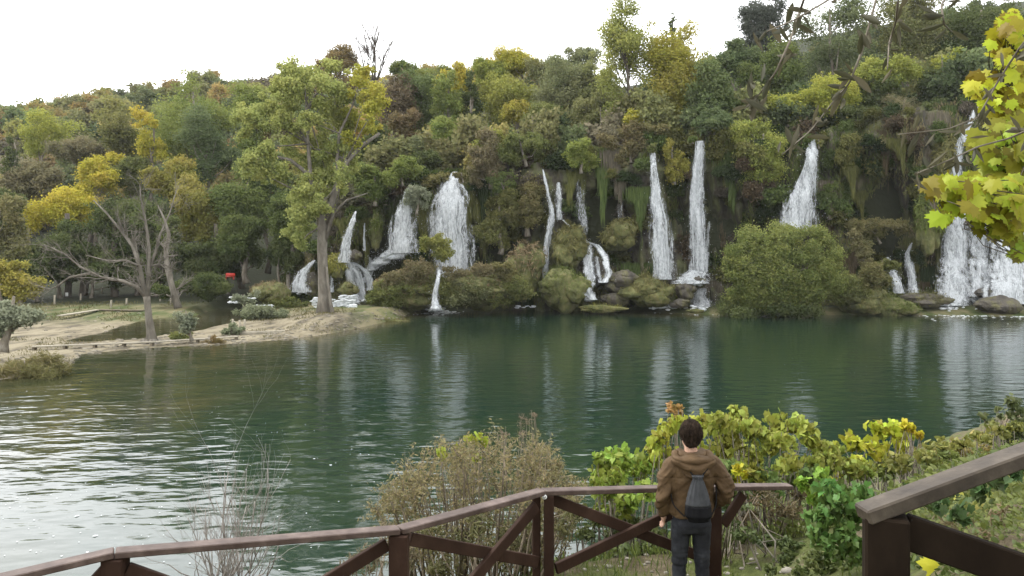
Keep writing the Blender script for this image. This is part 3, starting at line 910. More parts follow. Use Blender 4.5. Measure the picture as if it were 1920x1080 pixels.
T('deciduous_tree', 'dense dark green tree above the right twin fall', 1335, 190, 55, 62, 124, mix('grn', 'blu', .6), .36, .75, ncl=28)
T('deciduous_tree', 'green tree right of the yellow poplar', 1378, 118, 42, 46, 138, 'blu', .36, .55)
T('dark_tree', 'dark grey tree with ragged top at the right of the sky', 1428, 46, 44, 66, 142, (.085, .095, .075), .34, .42, ncl=40, crad=.34, nl=16)
T('deciduous_tree', 'green tree under the dark ragged one', 1440, 130, 60, 46, 134, 'grn', .36, .6)
T('deciduous_tree', 'large grey-green tree at the top right of the wood', 1560, 70, 80, 90, 140, mix('blu', 'gry', .55), .36, .62, ncl=34)
T('deciduous_tree', 'olive-gold tree at the top right behind the drooping twigs', 1700, 62, 66, 88, 140, mix('olv', 'gry', .3), .40, .62, ncl=34)
T('deciduous_tree', 'dark green tree at the upper right corner', 1830, 70, 70, 90, 138, 'dgr', .40, .7, ncl=30)
T('deciduous_tree', 'broad dark green tree cut off by the right edge over the largest fall', 1930, 120, 60, 90, 132, 'dgr', .40, .7, ncl=26)
T('deciduous_tree', 'dark leafy tree above the cave', 1650, 172, 62, 40, 128, mix('dgr', 'grn', .4), .36, .7)
T('deciduous_tree', 'deep green tree right of the cave bushes', 1768, 165, 62, 48, 126, 'dgr', .36, .7)

# --- bushes on the cliff
def round_bush():
    rng = np.random.default_rng(8)
    out = []
    while len(out) < 210:
        a, b = rng.uniform(-1, 1, 2)
        q = abs(a) ** 2.8 + abs(b) ** 2.8
        if q > .92: continue
        dpt = (1 - q) ** .4
        out.append((P(1470 + a * 112, 502 + b * 80, 107.5 - 5.2 * dpt * rng.uniform(.75, 1.0)), rng.uniform(.75, 1.35)))
    return out
SHB = [
 ('dark tuft arching over the head of the left twin fall', 1222, 276, 13, 10, 115.5, mix('grn', 'olv', .5), dict(depth=.6, droop=.4)),
 ('small dark tuft left of the head of the right twin fall', 1300, 260, 11, 9, 115.5, 'grn', dict(depth=.6, droop=.4)),
 ('small dark tuft overhanging the head of the steep fall', 1515, 258, 13, 9, 115.5, 'grn', dict(depth=.6, droop=.4)),
 ('olive tuft right of the head of the steep fall', 1536, 266, 12, 12, 115.5, 'olv', dict(depth=.6, droop=.4)),
 ('brown tuft over the lip of the widest middle waterfall', 866, 330, 14, 12, 116, mix('brn', 'olv', .3), dict(depth=.6, droop=.3)),
 ('yellow-green bush on the clifftop above the steep fall', 1560, 175, 58, 42, 122, mix('ygr', 'yel', .2), {}),
 ('pale yellow bush left of the steep fall top', 1478, 205, 40, 32, 121, 'ygr', {}),
 ('leafy yellow-green bush above the cave mouth', 1665, 132, 58, 34, 124, mix('ygr', 'lgr', .4), {}),
 ('small yellow-green bush on the right clifftop', 1782, 118, 34, 20, 125, 'ygr', {}),
 ('large yellow-green bush hanging on the cliff between two falls', 1425, 292, 62, 74, 116.5, mix('lgr', 'ygr', .45), dict(leaf=.30, ncl=30, depth=.5, cover=.8)),
 ('dark green bush at the head of the right twin fall', 1335, 232, 44, 30, 117.5, 'blu', dict(depth=.5)),
 ('dark bush beside the steep fall', 1498, 250, 30, 34, 119, 'dgr', dict(depth=.5)),
 ('dark bush above the hanging roots', 1600, 235, 46, 30, 119, 'dgr', dict(depth=.5)),
 ('deep green bush left of the largest fall', 1735, 215, 46, 38, 118, 'dgr', dict(depth=.5)),
 ('grey tangle of bare branches above the cave', 1690, 205, 44, 34, 118.5, 'tan', dict(leaf=.34, cover=.3, depth=.5, tmpl=(DIAMOND[0] * (.16, 1.5, 1), DIAMOND[1]))),
 ('bright green round bush at the head of the thin falls', 1090, 292, 40, 32, 116.5, mix('lgr', 'ygr', .3), dict(depth=.6, cover=.8)),
 ('brown dry bush left of the twin falls', 1180, 268, 42, 36, 117.5, 'brn', dict(depth=.5)),
 ('yellow hanging vine curtain between the twin falls', 1264, 300, 24, 44, 117, mix('yel', 'olv', .55), dict(depth=.5, droop=.5, cover=.8)),
 ('brown thicket beneath the yellow cliff-edge tree', 1210, 248, 46, 20, 119, mix('brn', 'olv', .3), dict(depth=.5)),
 ('dull green thicket on the cliff left of the thin falls', 985, 275, 46, 36, 119, mix('grn', 'olv', .4), dict(depth=.5)),
 ('grey-brown dry thicket right of the widest middle fall', 912, 300, 46, 52, 118.5, mix('tan', 'red', .35), dict(depth=.5, cover=.6)),
 ('green shrub below the grey-brown dry thicket', 945, 345, 34, 28, 117.5, 'grn', dict(depth=.5)),
 ('yellow-flecked shrub over the grey-brown dry thicket', 918, 268, 28, 26, 121, mix('ygr', 'olv', .4), dict(depth=.5)),
 ('brown shrub at the middle of the cliff', 985, 385, 40, 56, 117, mix('brn', 'olv', .45), dict(depth=.45)),
 ('olive hanging shrub left of the thin falls', 940, 415, 36, 60, 117.5, 'olv', dict(depth=.45, droop=.3)),
 ('green bush over the leftmost fall', 700, 345, 46, 40, 118, mix('lgr', 'grn', .4), dict(depth=.6)),
 ('light green bush between the poplar and the second fall', 752, 322, 44, 26, 119, 'lgr', dict(depth=.6)),
 ('grey-green bush draped over the second waterfall', 782, 375, 24, 26, 115, 'wil', dict(depth=.6, leaf=.24, droop=.3)),
 ('olive tuft at the lip of the widest middle fall', 822, 338, 30, 14, 119, mix('olv', 'brn', .4), dict(depth=.6)),
 ('dark green bush behind the broken limb above the first fall', 790, 300, 40, 30, 124, 'dgr', dict(depth=.6)),
 ('pale drooping bush above the second waterfall', 778, 285, 20, 40, 126, 'gry', dict(depth=.6, droop=.4)),
 ('brown drooping bush right of the steep fall', 1640, 270, 50, 26, 117, mix('tan', 'olv', .4), dict(depth=.5, droop=.5)),
 ('green drooping bush below the steep fall lip', 1556, 370, 20, 40, 116, 'grn', dict(depth=.6, droop=.4)),
 ('brown grass on the ledge right of the round bush', 1640, 430, 56, 26, 114.5, mix('brn', 'olv', .4), dict(depth=.6)),
 ('dry brown grass behind the round bush', 1620, 470, 26, 40, 112.5, mix('tan', 'olv', .5), dict(depth=.6)),
 ('olive bush under the round bush at its right end', 1655, 500, 26, 22, 111.5, mix('olv', 'grn', .3), dict(depth=.6)),
 ('large round olive-green bush at the water edge', 1470, 500, 122, 86, 107, mix('olv', 'lgr', .7), dict(leaf=.25, cover=1.0, maxn=60000, depth=.6, clumps=round_bush())),
 ('low dark growth at the water line beneath the round bush', 1450, 575, 110, 16, 108, 'dgr', dict(ncl=26)),
]
for lb, px, py, rx, ry, Y, col, kw in SHB:
    shrub(lb, px, py, rx, ry, Y, col, **kw)

# --- the tall poplar on the spit: trunk, limbs and crown masses
def big_poplar():
    rng = np.random.default_rng(77)
    Y = 96.5
    b = P(607, 606, Y)
    root = thing('poplar', 'tall pale green poplar with thick pale trunk on the sandy spit', 'tree', b)
    cl = [(575, 150, 40), (545, 168, 34), (612, 160, 36), (640, 185, 30), (688, 172, 34), (672, 140, 22), (702, 205, 26), (662, 225, 34), (692, 235, 24), (505, 200, 32), (480, 225, 28), (530, 238, 32), (575, 225, 26),
          (495, 275, 24), (470, 305, 24), (490, 325, 20), (545, 275, 32), (600, 262, 32), (630, 280, 24), (610, 320, 32), (575, 350, 28), (600, 385, 26), (640, 330, 22), (565, 405, 26), (545, 440, 20), (585, 300, 26), (650, 265, 24), (520, 165, 20), (690, 130, 14), (560, 460, 16), (462, 215, 24), (455, 250, 18), (505, 300, 24), (520, 335, 22), (640, 225, 26), (655, 310, 22), (625, 355, 24), (555, 380, 22), (580, 430, 22), (540, 130, 22), (620, 130, 24), (535, 205, 26), (600, 200, 26)]
    clumps = [(P(x, y, Y + rng.uniform(-4, 4)), r / FPX * Y * rng.uniform(.85, 1.1)) for x, y, r in cl]
    # split the masses into small sprays
    small = []
    for c, r in clumps:
        for _ in range(9):
            u = norm(rng.normal(size=3)) * rng.uniform(.3, 1.15)
            small.append((c + u * r * (1, 1, .85), r * rng.uniform(.28, .55)))
    yel = [s for s in small if s[0][0] > P(650, 0, Y)[0] and s[0][2] > P(0, 270, Y)[2]]
    grn = [s for s in small if not (s[0][0] > P(650, 0, Y)[0] and s[0][2] > P(0, 270, Y)[2])]
    ctr = P(590, 270, Y)
    mb = MB(); crown_mesh(mb, rng, ctr, 9, 9, 12, .30, .85, clumps=grn, maxn=80000)
    mb.build('crown', M_LEAF, root, smooth=False, col=(.26, .295, .095))
    mb = MB(); crown_mesh(mb, rng, ctr, 9, 9, 12, .30, .8, clumps=yel, maxn=24000)
    o = mb.build('crown', M_LEAF, root, smooth=False, col=mix('ygr', 'yel', .5))
    o['label'] = 'yellow right side of the crown'
    tb = MB()
    def limb(pts, r):
        p = np.array([P(x, y, Y + dy) for x, y, dy in pts])
        add_tube(tb, p, np.array(r), 10)
    limb([(607, 606, 0), (608, 560, 0), (606, 520, 0), (604, 470, 0), (605, 430, 0), (606, 405, .2)], [1.25, .78, .66, .62, .66, .55])
    limb([(602, 425, 0), (592, 380, .3), (582, 330, 0), (578, 270, .5), (574, 210, 0), (572, 160, 0)], [.45, .34, .28, .22, .15, .06])
    limb([(610, 425, .2), (622, 380, -.3), (636, 335, -.5), (652, 300, -.5), (680, 272, -.3), (712, 250, 0)], [.45, .38, .36, .33, .27, .17])
    limb([(636, 335, -.5), (632, 300, 0), (636, 250, .5), (660, 200, 0), (676, 150, 0)], [.28, .22, .17, .12, .05])
    limb([(578, 270, .5), (556, 235, 0), (528, 225, -.5), (490, 228, 0)], [.2, .14, .09, .04])
    limb([(574, 210, 0), (590, 180, 0), (612, 158, 0)], [.26, .16, .05])
    limb([(582, 330, 0), (545, 300, 1), (500, 290, 1), (470, 305, 1)], [.3, .2, .12, .04])
    limb([(604, 470, 0), (625, 400, -.5), (650, 375, -1), (690, 362, -1)], [.3, .2, .12, .05])
    for k in range(9):
        a = -math.pi + math.pi * k / 8 + rng.normal() * .15
        L_ = rng.uniform(1.8, 3.6)
        e = b + (math.cos(a) * L_, math.sin(a) * L_, -.35)
        add_tube(tb, [b + (math.cos(a) * .9, math.sin(a) * .9, .55), (b + e) / 2 + (0, 0, .12), e], [.3, .17, .05], 5)
    for c, r in clumps:
        s = tb.V[1][rng.integers(len(tb.V[1]))] if rng.random() < .5 else tb.V[2][rng.integers(len(tb.V[2]))]
        if np.linalg.norm(c - s) < 9:
            add_tube(tb, [s, (s + c) / 2 + rng.normal(size=3) * .3, c], [.13, .08, .03], 4)
    tb.build('trunk', M_PALEBARK, root)
    b2 = P(626, 606, Y - 1.5)
    r2 = thing('young_trunk', 'thin pale stem leaning against the base of the tall poplar', 'tree', b2)
    t2 = MB(); add_tube(t2, [P(627, 607, Y - 1.5), P(620, 570, Y - 1), P(615, 530, Y - .7), P(612, 500, Y - .5)], [.34, .22, .18, .14], 6)
    t2.build('trunk', M_PALEBARK, r2)
big_poplar()

# --- leafless trees
def bare_branches(tb, rng, p0, d0, length, r, depth, spread=.5, lift=.1):
    n = 5
    p = [np.array(p0, float)]; d = norm(np.array(d0, float))
    for i in range(n):
        d = norm(d + rng.normal(size=3) * .16 + (0, 0, lift * .3))
        p.append(p[-1] + d * length / n)
    rr = np.linspace(r, r * .45, n + 1)
    add_tube(tb, p, rr, 6 if r > .08 else 4)
    if depth > 0:
        for k in range(rng.integers(3, 6)):
            i = rng.integers(1, n + 1)
            dd = norm(d + rng.normal(size=3) * spread + (0, 0, lift))
            bare_branches(tb, rng, p[i], dd, length * rng.uniform(.45, .72), rr[i] * .62, depth - 1, spread, lift)

def bare_tree():
    rng = np.random.default_rng(31)
    Y = 72.5
    b = P(283, 652, Y)
    root = thing('bare_tree', 'leafless grey tree with crooked limbs and spreading roots at the boardwalk', 'tree', b)
    tb = MB()
    def limb(pts, r, sub=3, sd=2, ln=2.2):
        p = np.array([P(x, y, Y + dy) for x, y, dy in pts])
        add_tube(tb, p, r, 8)
        for k in range(sub * len(pts)):
            i = rng.integers(1, len(pts))
            t = rng.random()
            q = p[i - 1] * (1 - t) + p[i] * t
            d = norm(p[i] - p[i - 1]) + rng.normal(size=3) * .75 + (0, 0, .25)
            bare_branches(tb, rng, q, d, ln * rng.uniform(.5, 1.1), max(r[i] * .4, .028), sd, .6, .12)
    limb([(285, 652, 0), (283, 625, 0), (279, 595, 0), (276, 565, 0), (275, 556, 0)], [.75, .42, .33, .31, .33], 0)
    limb([(275, 558, 0), (279, 510, .3), (279, 460, .2), (272, 410, 0), (264, 370, 0), (262, 345, 0)], [.26, .20, .15, .11, .07, .035])
    limb([(273, 558, 0), (262, 500, -.4), (248, 460, -.4), (225, 430, -.6), (200, 400, -1), (175, 375, -1)], [.26, .19, .16, .12, .08, .035])
    limb([(272, 556, 0), (258, 538, -.5), (230, 527, -1), (190, 520, -1.4), (150, 500, -1.6), (120, 475, -1.6), (82, 458, -1.8)], [.22, .16, .145, .12, .09, .06, .03])
    limb([(170, 512, -1.5), (130, 520, -1.2), (105, 538, -1), (84, 545, -1)], [.12, .09, .06, .03], 2)
    limb([(279, 510, .3), (292, 470, .8), (300, 440, 1), (318, 400, 1.2), (330, 360, 1.2)], [.16, .13, .10, .07, .035])
    limb([(262, 500, -.4), (236, 488, -1), (205, 490, -1.3), (160, 478, -1.5)], [.14, .10, .07, .03], 2)
    limb([(279, 500, .3), (300, 495, .4), (312, 505, .5)], [.12, .09, .04], 2)
    for k in range(16):
        a = math.pi * 2 * k / 16 + rng.normal() * .12
        L_ = rng.uniform(1.2, 2.5)
        s = b + (math.cos(a) * .55, math.sin(a) * .55, .75)
        e = b + (math.cos(a) * L_, math.sin(a) * L_ * .8, -.15)
        add_tube(tb, [s, (s * .45 + e * .55) + (0, 0, -.12) + rng.normal(size=3) * .07, e], [.2, .12, .04], 5)
    tb.build('trunk', M_PALEBARK, root)
    Y = 90
    b = P(330, 575, Y)
    root = thing('bare_tree', 'leaning pale trunk with few bare limbs behind the crooked leafless tree', 'tree', b)
    tb = MB()
    limb([(334, 578, 0), (325, 545, 0), (314, 505, 0), (311, 470, 0), (317, 440, 0), (308, 410, 0), (296, 385, 0)], [.48, .36, .32, .27, .22, .14, .06], 2)
    tb.build('trunk', M_PALEBARK, root)
    Y = 170
    b = P(700, 170, Y)
    root = thing('bare_tree', 'nearly leafless dark tree on the skyline right of the rusty rounded tree', 'tree', b)
    tb = MB()
    for k, (dx, h) in enumerate([(-28, 62), (-12, 78), (2, 84), (16, 78), (30, 62), (38, 52), (-36, 48)]):
        bare_branches(tb, rng, P(700 + dx * .2, 150, Y), P(700 + dx, 150 - h, Y) - P(700 + dx * .2, 150, Y), h / FPX * Y * 1.35, .17, 3, .4, .1)
    add_tube(tb, [P(700, 185, Y), P(700, 150, Y)], [.3, .24], 8)
    tb.build('trunk', M_DARKBARK, root)
    mb = MB(); crown_mesh(mb, rng, P(700, 95, Y), 4.6, 4.6, 4.4, .22, .12, 'round', 26, .3, maxn=900)
    mb.build('crown', M_LEAF, root, smooth=False, col=(.10, .075, .06))
bare_tree()
# ------------------------------------------------------------------ waterfalls
def fall_mat():
    m, nt, N, L, out = mat_new('falling_water')
    uv = N('ShaderNodeUVMap')
    at = N('ShaderNodeAttribute'); at.attribute_name = 'tint'
    mp = N('ShaderNodeMapping'); mp.inputs['Scale'].default_value = (1.0, .16, 1)
    tc = N('ShaderNodeTexCoord')
    mp.inputs['Scale'].default_value = (5.5, 5.5, 1.7)
    L(tc.outputs['Object'], mp.inputs[0])
    nz = N('ShaderNodeTexNoise'); nz.inputs['Scale'].default_value = 1.0; nz.inputs['Detail'].default_value = 5; nz.inputs['Roughness'].default_value = .7
    L(mp.outputs[0], nz.inputs['Vector'])
    ad = N('ShaderNodeMath'); ad.operation = 'ADD'
    mp3 = N('ShaderNodeMapping'); mp3.inputs['Scale'].default_value = (1.5, 1.5, .28); L(tc.outputs['Object'], mp3.inputs[0])
    n3 = N('ShaderNodeTexNoise'); n3.inputs['Scale'].default_value = 1.0; n3.inputs['Detail'].default_value = 3; L(mp3.outputs[0], n3.inputs['Vector'])
    gap = N('ShaderNodeMapRange'); gap.inputs[1].default_value = .3; gap.inputs[2].default_value = .7; gap.inputs[3].default_value = -.26; gap.inputs[4].default_value = .22
    L(n3.outputs['Fac'], gap.inputs[0])
    ad0 = N('ShaderNodeMath'); ad0.operation = 'ADD'; L(nz.outputs['Fac'], ad0.inputs[0]); L(gap.outputs[0], ad0.inputs[1])
    L(ad0.outputs[0], ad.inputs[0]); L(at.outputs['Fac'], ad.inputs[1])
    mr = N('ShaderNodeMapRange'); mr.inputs[1].default_value = .56; mr.inputs[2].default_value = 1.08; mr.interpolation_type = 'SMOOTHSTEP'
    L(ad.outputs[0], mr.inputs[0])
    wc = N('ShaderNodeValToRGB'); e = wc.color_ramp.elements
    e[0].position = .36; e[0].color = (.27, .29, .30, 1); e[1].position = .60; e[1].color = (.66, .68, .69, 1)
    mp2 = N('ShaderNodeMapping'); mp2.inputs['Scale'].default_value = (4.6, 4.6, 1.5); L(tc.outputs['Object'], mp2.inputs[0])
    n2 = N('ShaderNodeTexNoise'); n2.inputs['Scale'].default_value = 1.3; n2.inputs['Detail'].default_value = 6; n2.inputs['Roughness'].default_value = .75; L(mp2.outputs[0], n2.inputs['Vector']); L(n2.outputs['Fac'], wc.inputs[0])
    di = N('ShaderNodeBsdfDiffuse'); L(wc.outputs[0], di.inputs[0])
    tl = N('ShaderNodeBsdfTranslucent'); tl.inputs[0].default_value = (.56, .58, .60, 1)
    mx = N('ShaderNodeMixShader'); mx.inputs[0].default_value = .3
    L(di.outputs[0], mx.inputs[1]); L(tl.outputs[0], mx.inputs[2])
    tr = N('ShaderNodeBsdfTransparent')
    m2 = N('ShaderNodeMixShader'); L(mr.outputs[0], m2.inputs[0]); L(tr.outputs[0], m2.inputs[1]); L(mx.outputs[0], m2.inputs[2])
    L(m2.outputs[0], out.inputs['Surface'])
    return m
M_FALL = fall_mat()
M_FOAM = noise_mat('white_foam', [(.3, (.34, .36, .36)), (.6, (.58, .60, .61))], 3.0, rough=.7, bump=.5, bscale=5)

def path_interp(pts, n):
    p = np.array(pts, float)
    t = np.linspace(0, len(p) - 1, n)
    k = np.arange(len(p))
    return np.stack([np.interp(t, k, p[:, i]) for i in range(p.shape[1])], -1)

def waterfall(label, streams, seed, Yoff=.6, foam=None, spray=160):
    """streams: list of (points (px, py, half width px), strand count, density)"""
    rng = np.random.default_rng(seed)
    p0 = streams[0][0][-1]
    Y0 = float(cliff_face(p0[0], p0[1])) - Yoff
    root = thing('waterfall', label, 'waterfall', P(p0[0], p0[1], Y0))
    mb, sb = MB(), MB()
    for pts, ns, dens in streams:
        q = path_interp(pts, 30)
        q[:, 2] = q[:, 2] * 1.22 + .6
        ys = []
        y = 1e9
        for a, b, w in q:
            f = min(float(cliff_face(a - w, b)), float(cliff_face(a, b)), float(cliff_face(a + w, b))) - Yoff
            y = min(y, f); ys.append(y)
        ys = np.array(ys)
        ys = np.minimum(ys, np.convolve(np.pad(ys, 3, 'edge'), np.ones(7) / 7, 'valid'))
        # soft body of the fall: two ragged sheets, dense along the middle
        us = np.linspace(-1.15, 1.15, 13)
        for layer in range(2):
            rows = len(q)
            G = np.zeros((rows, 13, 3)); T_ = np.zeros((rows, 13))
            for i in range(rows):
                wv = (vnoise(us * 2.2 + layer * 9, i * .16, seed) - .5)
                yy = ys[i] - (1 - np.minimum(1, us ** 2)) * .35 * q[i, 2] / 16 - wv * .7 - layer * .22
                ww = q[i, 2] * (1 + .18 * (vnoise(i * .5, layer * 3, seed) - .5))
                G[i] = np.stack([(q[i, 0] + us * ww - CX) / FPX * yy, yy, np.full(13, CZ) - (q[i, 1] - HZ) / FPX * yy], -1)
                T_[i] = .66 * dens * (1 - np.abs(us / 1.15) ** 1.5) - .12 * layer + .10 * (wv + .2)
                if i < 3: T_[i] -= .12 * (3 - i) * np.abs(us)
            mb.add(G.reshape(-1, 3), grid_faces(rows, 13), T_.ravel())
        for k in range(int(ns * .12)):
            u = rng.uniform(-.78, .78)
            s0, s1 = (rng.integers(0, 3), 29) if rng.random() < .3 else sorted(rng.integers(0, 30, 2))
            if s1 - s0 < 6: s1 = min(29, s0 + 7); s0 = s1 - 7
            idx = np.arange(s0, s1 + 1)
            wig = (vnoise(idx * .22 + k * 7.3, k * 1.7, 0) - .5) * .3
            uu = np.clip(u + wig, -1.1, 1.1)
            yy = ys[idx] - (1 - np.minimum(1, uu ** 2)) * .35 * q[idx, 2] / 16 - rng.random() * .25
            c = np.stack([P(q[i, 0] + uu[j] * q[i, 2], q[i, 1], yy[j]) for j, i in enumerate(idx)])
            wm = q[idx, 2] / FPX * ys[idx]
            w = np.clip(wm * rng.uniform(.03, .09), .02, .12)
            ends = np.minimum(1, np.minimum(np.arange(len(idx)) + .4, len(idx) - np.arange(len(idx)) - .6) / 2.5)
            add_tube(mb, c, w * np.clip(ends, .15, 1), 5, tint=.5 * dens + rng.uniform(-.1, .18), flat=.5)
        # droplets torn off along the edges
        n = int(spray * sum(q[:, 2]) / 500 * dens) + 10
        ii = rng.integers(3, 30, n)
        uu = rng.normal(size=n) * .85
        C = np.stack([P(q[i, 0] + uu[k] * (q[i, 2] + 2), q[i, 1] + rng.normal() * 6, ys[i] - rng.random() * .5) for k, i in enumerate(ii)])
        leaves(sb, C, np.array((0, -1, .2)) + rng.normal(size=(n, 3)) * .3, rng.uniform(.05, .17, n), rng, (DIAMOND[0] * (.5, 1, .5), DIAMOND[1]), np.full(n, .75), along=np.tile((0, 0, 1.), (n, 1)), roll=.3)
    mb.build('stream', M_FALL, root)
    tag(sb.build('spray', M_FOAM, root, smooth=False), kind='stuff')
    if foam:
        fb = MB()
        for fx, fy, frx, fry, fY, n in foam:
            for _ in range(n):
                a = rng.normal(size=2) * .5
                c = P(fx + a[0] * frx, fy + a[1] * fry, fY + rng.normal() * .5)
                blob(fb, rng, c, rng.uniform(.12, .34), (1.3, 1, .6), 7, 5, .5)
            m = n * 26
            C = np.stack([P(fx + rng.normal() * frx * .8, fy + abs(rng.normal()) * fry * 1.1, fY) for _ in range(m)])
            Yw = CZ * C[:, 1] / np.maximum(CZ - C[:, 2], 1)
            C = np.stack([C[:, 0] / C[:, 1] * Yw, Yw, np.full(m, .03)], -1)
            leaves(fb, C, np.tile((0, -.1, 1.), (m, 1)), rng.uniform(.14, .6, m), rng, (DIAMOND[0] * (1, 1, .2), DIAMOND[1]))
        tag(fb.build('foam', M_FOAM, root), kind='stuff')
    return root

def blob(mb, rng, c, r, sc=(1, 1, 1), nu=14, nv=10, amp=.25, freq=1.2, tint=.5, off=None):
    """lumpy rounded body"""
    u = np.linspace(0, 2 * np.pi, nu, endpoint=False); v = np.linspace(0, np.pi, nv + 1)
    U, Vv = np.meshgrid(u, v)
    d = np.stack([np.sin(Vv) * np.cos(U), np.sin(Vv) * np.sin(U), np.cos(Vv)], -1).reshape(-1, 3)
    o = rng.uniform(0, 50) if off is None else off
    k = 1 + amp * 2 * (fbm(d[:, 0] * freq + o, d[:, 1] * freq + o * .7, d[:, 2] * freq, 4) - .5)
    V = np.asarray(c) + d * k[:, None] * r * np.asarray(sc)
    i = np.arange(nv)[:, None] * nu; j = np.arange(nu)[None, :]; j2 = (j + 1) % nu
    F = np.stack([i + j, i + nu + j, i + nu + j2, i + j2], -1).reshape(-1, 4)
    mb.add(V, F, tint)
    return V, d

waterfall('low cascade spilling over dark rock left of the thick poplar trunk', [([(590, 488, 3), (578, 500, 6), (566, 515, 10), (560, 532, 14), (565, 548, 17)], 46, .9)], 1, 3.0, foam=[(565, 549, 16, 4, 118, 14)])
waterfall('thin leftmost fall fanning out over rocks right of the thick poplar trunk', [
    ([(667, 396, 2), (658, 425, 5), (649, 455, 8), (645, 492, 11)], 26, .85), ([(684, 418, 1), (683, 445, 1.5), (684, 470, 2)], 4, .8),
    ([(642, 488, 8), (634, 500, 7), (632, 518, 5)], 16, 1.1), ([(650, 490, 9), (655, 512, 8), (660, 545, 7), (664, 566, 9)], 30, 1.25), ([(656, 492, 6), (668, 508, 6), (676, 535, 6), (680, 562, 8)], 26, 1.2), ([(662, 492, 4), (682, 505, 5), (692, 522, 5), (694, 545, 6)], 18, 1.1),
    ([(690, 478, 3), (700, 500, 4), (690, 520, 5)], 8, .8), ([(622, 515, 2), (622, 535, 3), (622, 548, 4)], 6, .8)], 2, 3.2, foam=[(662, 566, 26, 4, 112, 16)])
waterfall('second waterfall ending in a white apron that slopes down to the left', [
    ([(770, 352, 7), (764, 378, 13), (758, 415, 19), (754, 445, 22), (752, 474, 24)], 60, .95),
    ([(762, 462, 14), (748, 476, 16), (734, 486, 15)], 30, 1.35), ([(742, 468, 16), (724, 484, 15), (708, 496, 13)], 30, 1.35), ([(722, 480, 12), (704, 496, 12), (690, 508, 10)], 26, 1.3), ([(704, 494, 8), (692, 510, 8), (684, 530, 7)], 12, .85)], 3, 3.6)
waterfall('widest middle waterfall dropping behind the bushy mound', [([(853, 322, 5), (847, 342, 17), (844, 375, 27), (842, 410, 31), (846, 445, 33), (850, 490, 30), (852, 540, 24)], 150, 1.0), ([(862, 470, 8), (864, 485, 7), (860, 500, 5)], 12, .9)], 4, 2.4)
waterfall('little spout between the two bushy mounds reaching the lake', [([(824, 505, 3), (818, 540, 4), (814, 560, 5), (816, 580, 9)], 22, 1.0)], 5, 15.5, foam=[(818, 582, 22, 3, 111, 26)])
waterfall('thin twin threads dropping left of the moss dome', [([(1018, 318, 1.5), (1026, 355, 3), (1035, 400, 4), (1031, 430, 5), (1024, 470, 5.5), (1020, 522, 5)], 34, .9), ([(1047, 342, 4), (1048, 375, 5), (1048, 412, 6)], 14, .65)], 6, 1.8)
waterfall('faint veil of threads under the bright green cliff bush', [([(1088, 328, 6), (1088, 380, 7), (1091, 440, 8)], 12, .45), ([(1162, 340, 2), (1163, 400, 3), (1164, 470, 3)], 5, .4)], 7, .9)
waterfall('curving fall arching over the rock right of the moss dome', [([(1055, 412, 2), (1078, 434, 3), (1098, 453, 4.5), (1120, 460, 5), (1135, 483, 5.5), (1141, 512, 4.5), (1133, 530, 5)], 40, 1.0), ([(1106, 458, 5), (1103, 490, 8), (1107, 520, 9), (1101, 545, 8), (1112, 562, 9)], 42, .95), ([(1118, 480, 2), (1122, 505, 3), (1126, 530, 3)], 8, .8)], 8, 6.6, foam=[(1110, 563, 14, 3, 113.5, 10)])
waterfall('left one of the tall twin falls, widening downward', [([(1222, 272, 4), (1226, 310, 5), (1230, 350, 7), (1230, 378, 12), (1236, 420, 17), (1240, 470, 18), (1243, 524, 18)], 120, .95)], 9, 1.6)
waterfall('right one of the tall twin falls, narrow and straight, splashing on rocks', [([(1312, 264, 9), (1311, 300, 9), (1307, 345, 10), (1306, 385, 12), (1309, 430, 13), (1311, 470, 13), (1312, 508, 14)], 110, .95), ([(1312, 500, 10), (1300, 520, 24), (1296, 532, 26)], 40, 1.0), ([(1318, 540, 8), (1310, 555, 12), (1320, 578, 18)], 34, 1.0), ([(1330, 415, 2), (1327, 440, 3), (1325, 480, 4)], 6, .6)], 10, 1.8, foam=[(1302, 533, 24, 5, 113, 22), (1315, 578, 20, 4, 111.5, 22), (1246, 575, 28, 4, 111.5, 30)])
waterfall('steep slanting fall behind the large round bush', [([(1525, 262, 8), (1522, 300, 10), (1516, 330, 14), (1506, 365, 21), (1498, 400, 27), (1494, 432, 29)], 130, 1.0)], 11, 1.8)
waterfall('pair of short streams over dark rock right of the round bush', [([(1710, 455, 2), (1701, 475, 4), (1706, 500, 7), (1713, 550, 9)], 30, .85), ([(1664, 482, 4), (1674, 510, 7), (1688, 550, 10)], 36, .95)], 12, 2.6)
waterfall('largest fall at the right edge, several broad curtains behind the yellow leaves', [([(1832, 200, 6), (1816, 235, 5), (1800, 272, 7), (1794, 310, 10), (1798, 360, 14), (1797, 420, 16)], 40, .72), ([(1794, 405, 20), (1792, 480, 23), (1790, 574, 31)], 80, .9), ([(1837, 405, 15), (1836, 480, 17), (1838, 556, 25)], 50, .75), ([(1897, 395, 30), (1896, 480, 36), (1894, 570, 46)], 130, .95), ([(1975, 400, 30), (1975, 480, 34), (1975, 570, 40)], 110, .9)], 13, 1.6, foam=[(1795, 578, 34, 6, 112.5, 60), (1835, 560, 40, 10, 114, 50), (1900, 572, 44, 8, 113, 60), (1830, 582, 60, 4, 111, 40)])

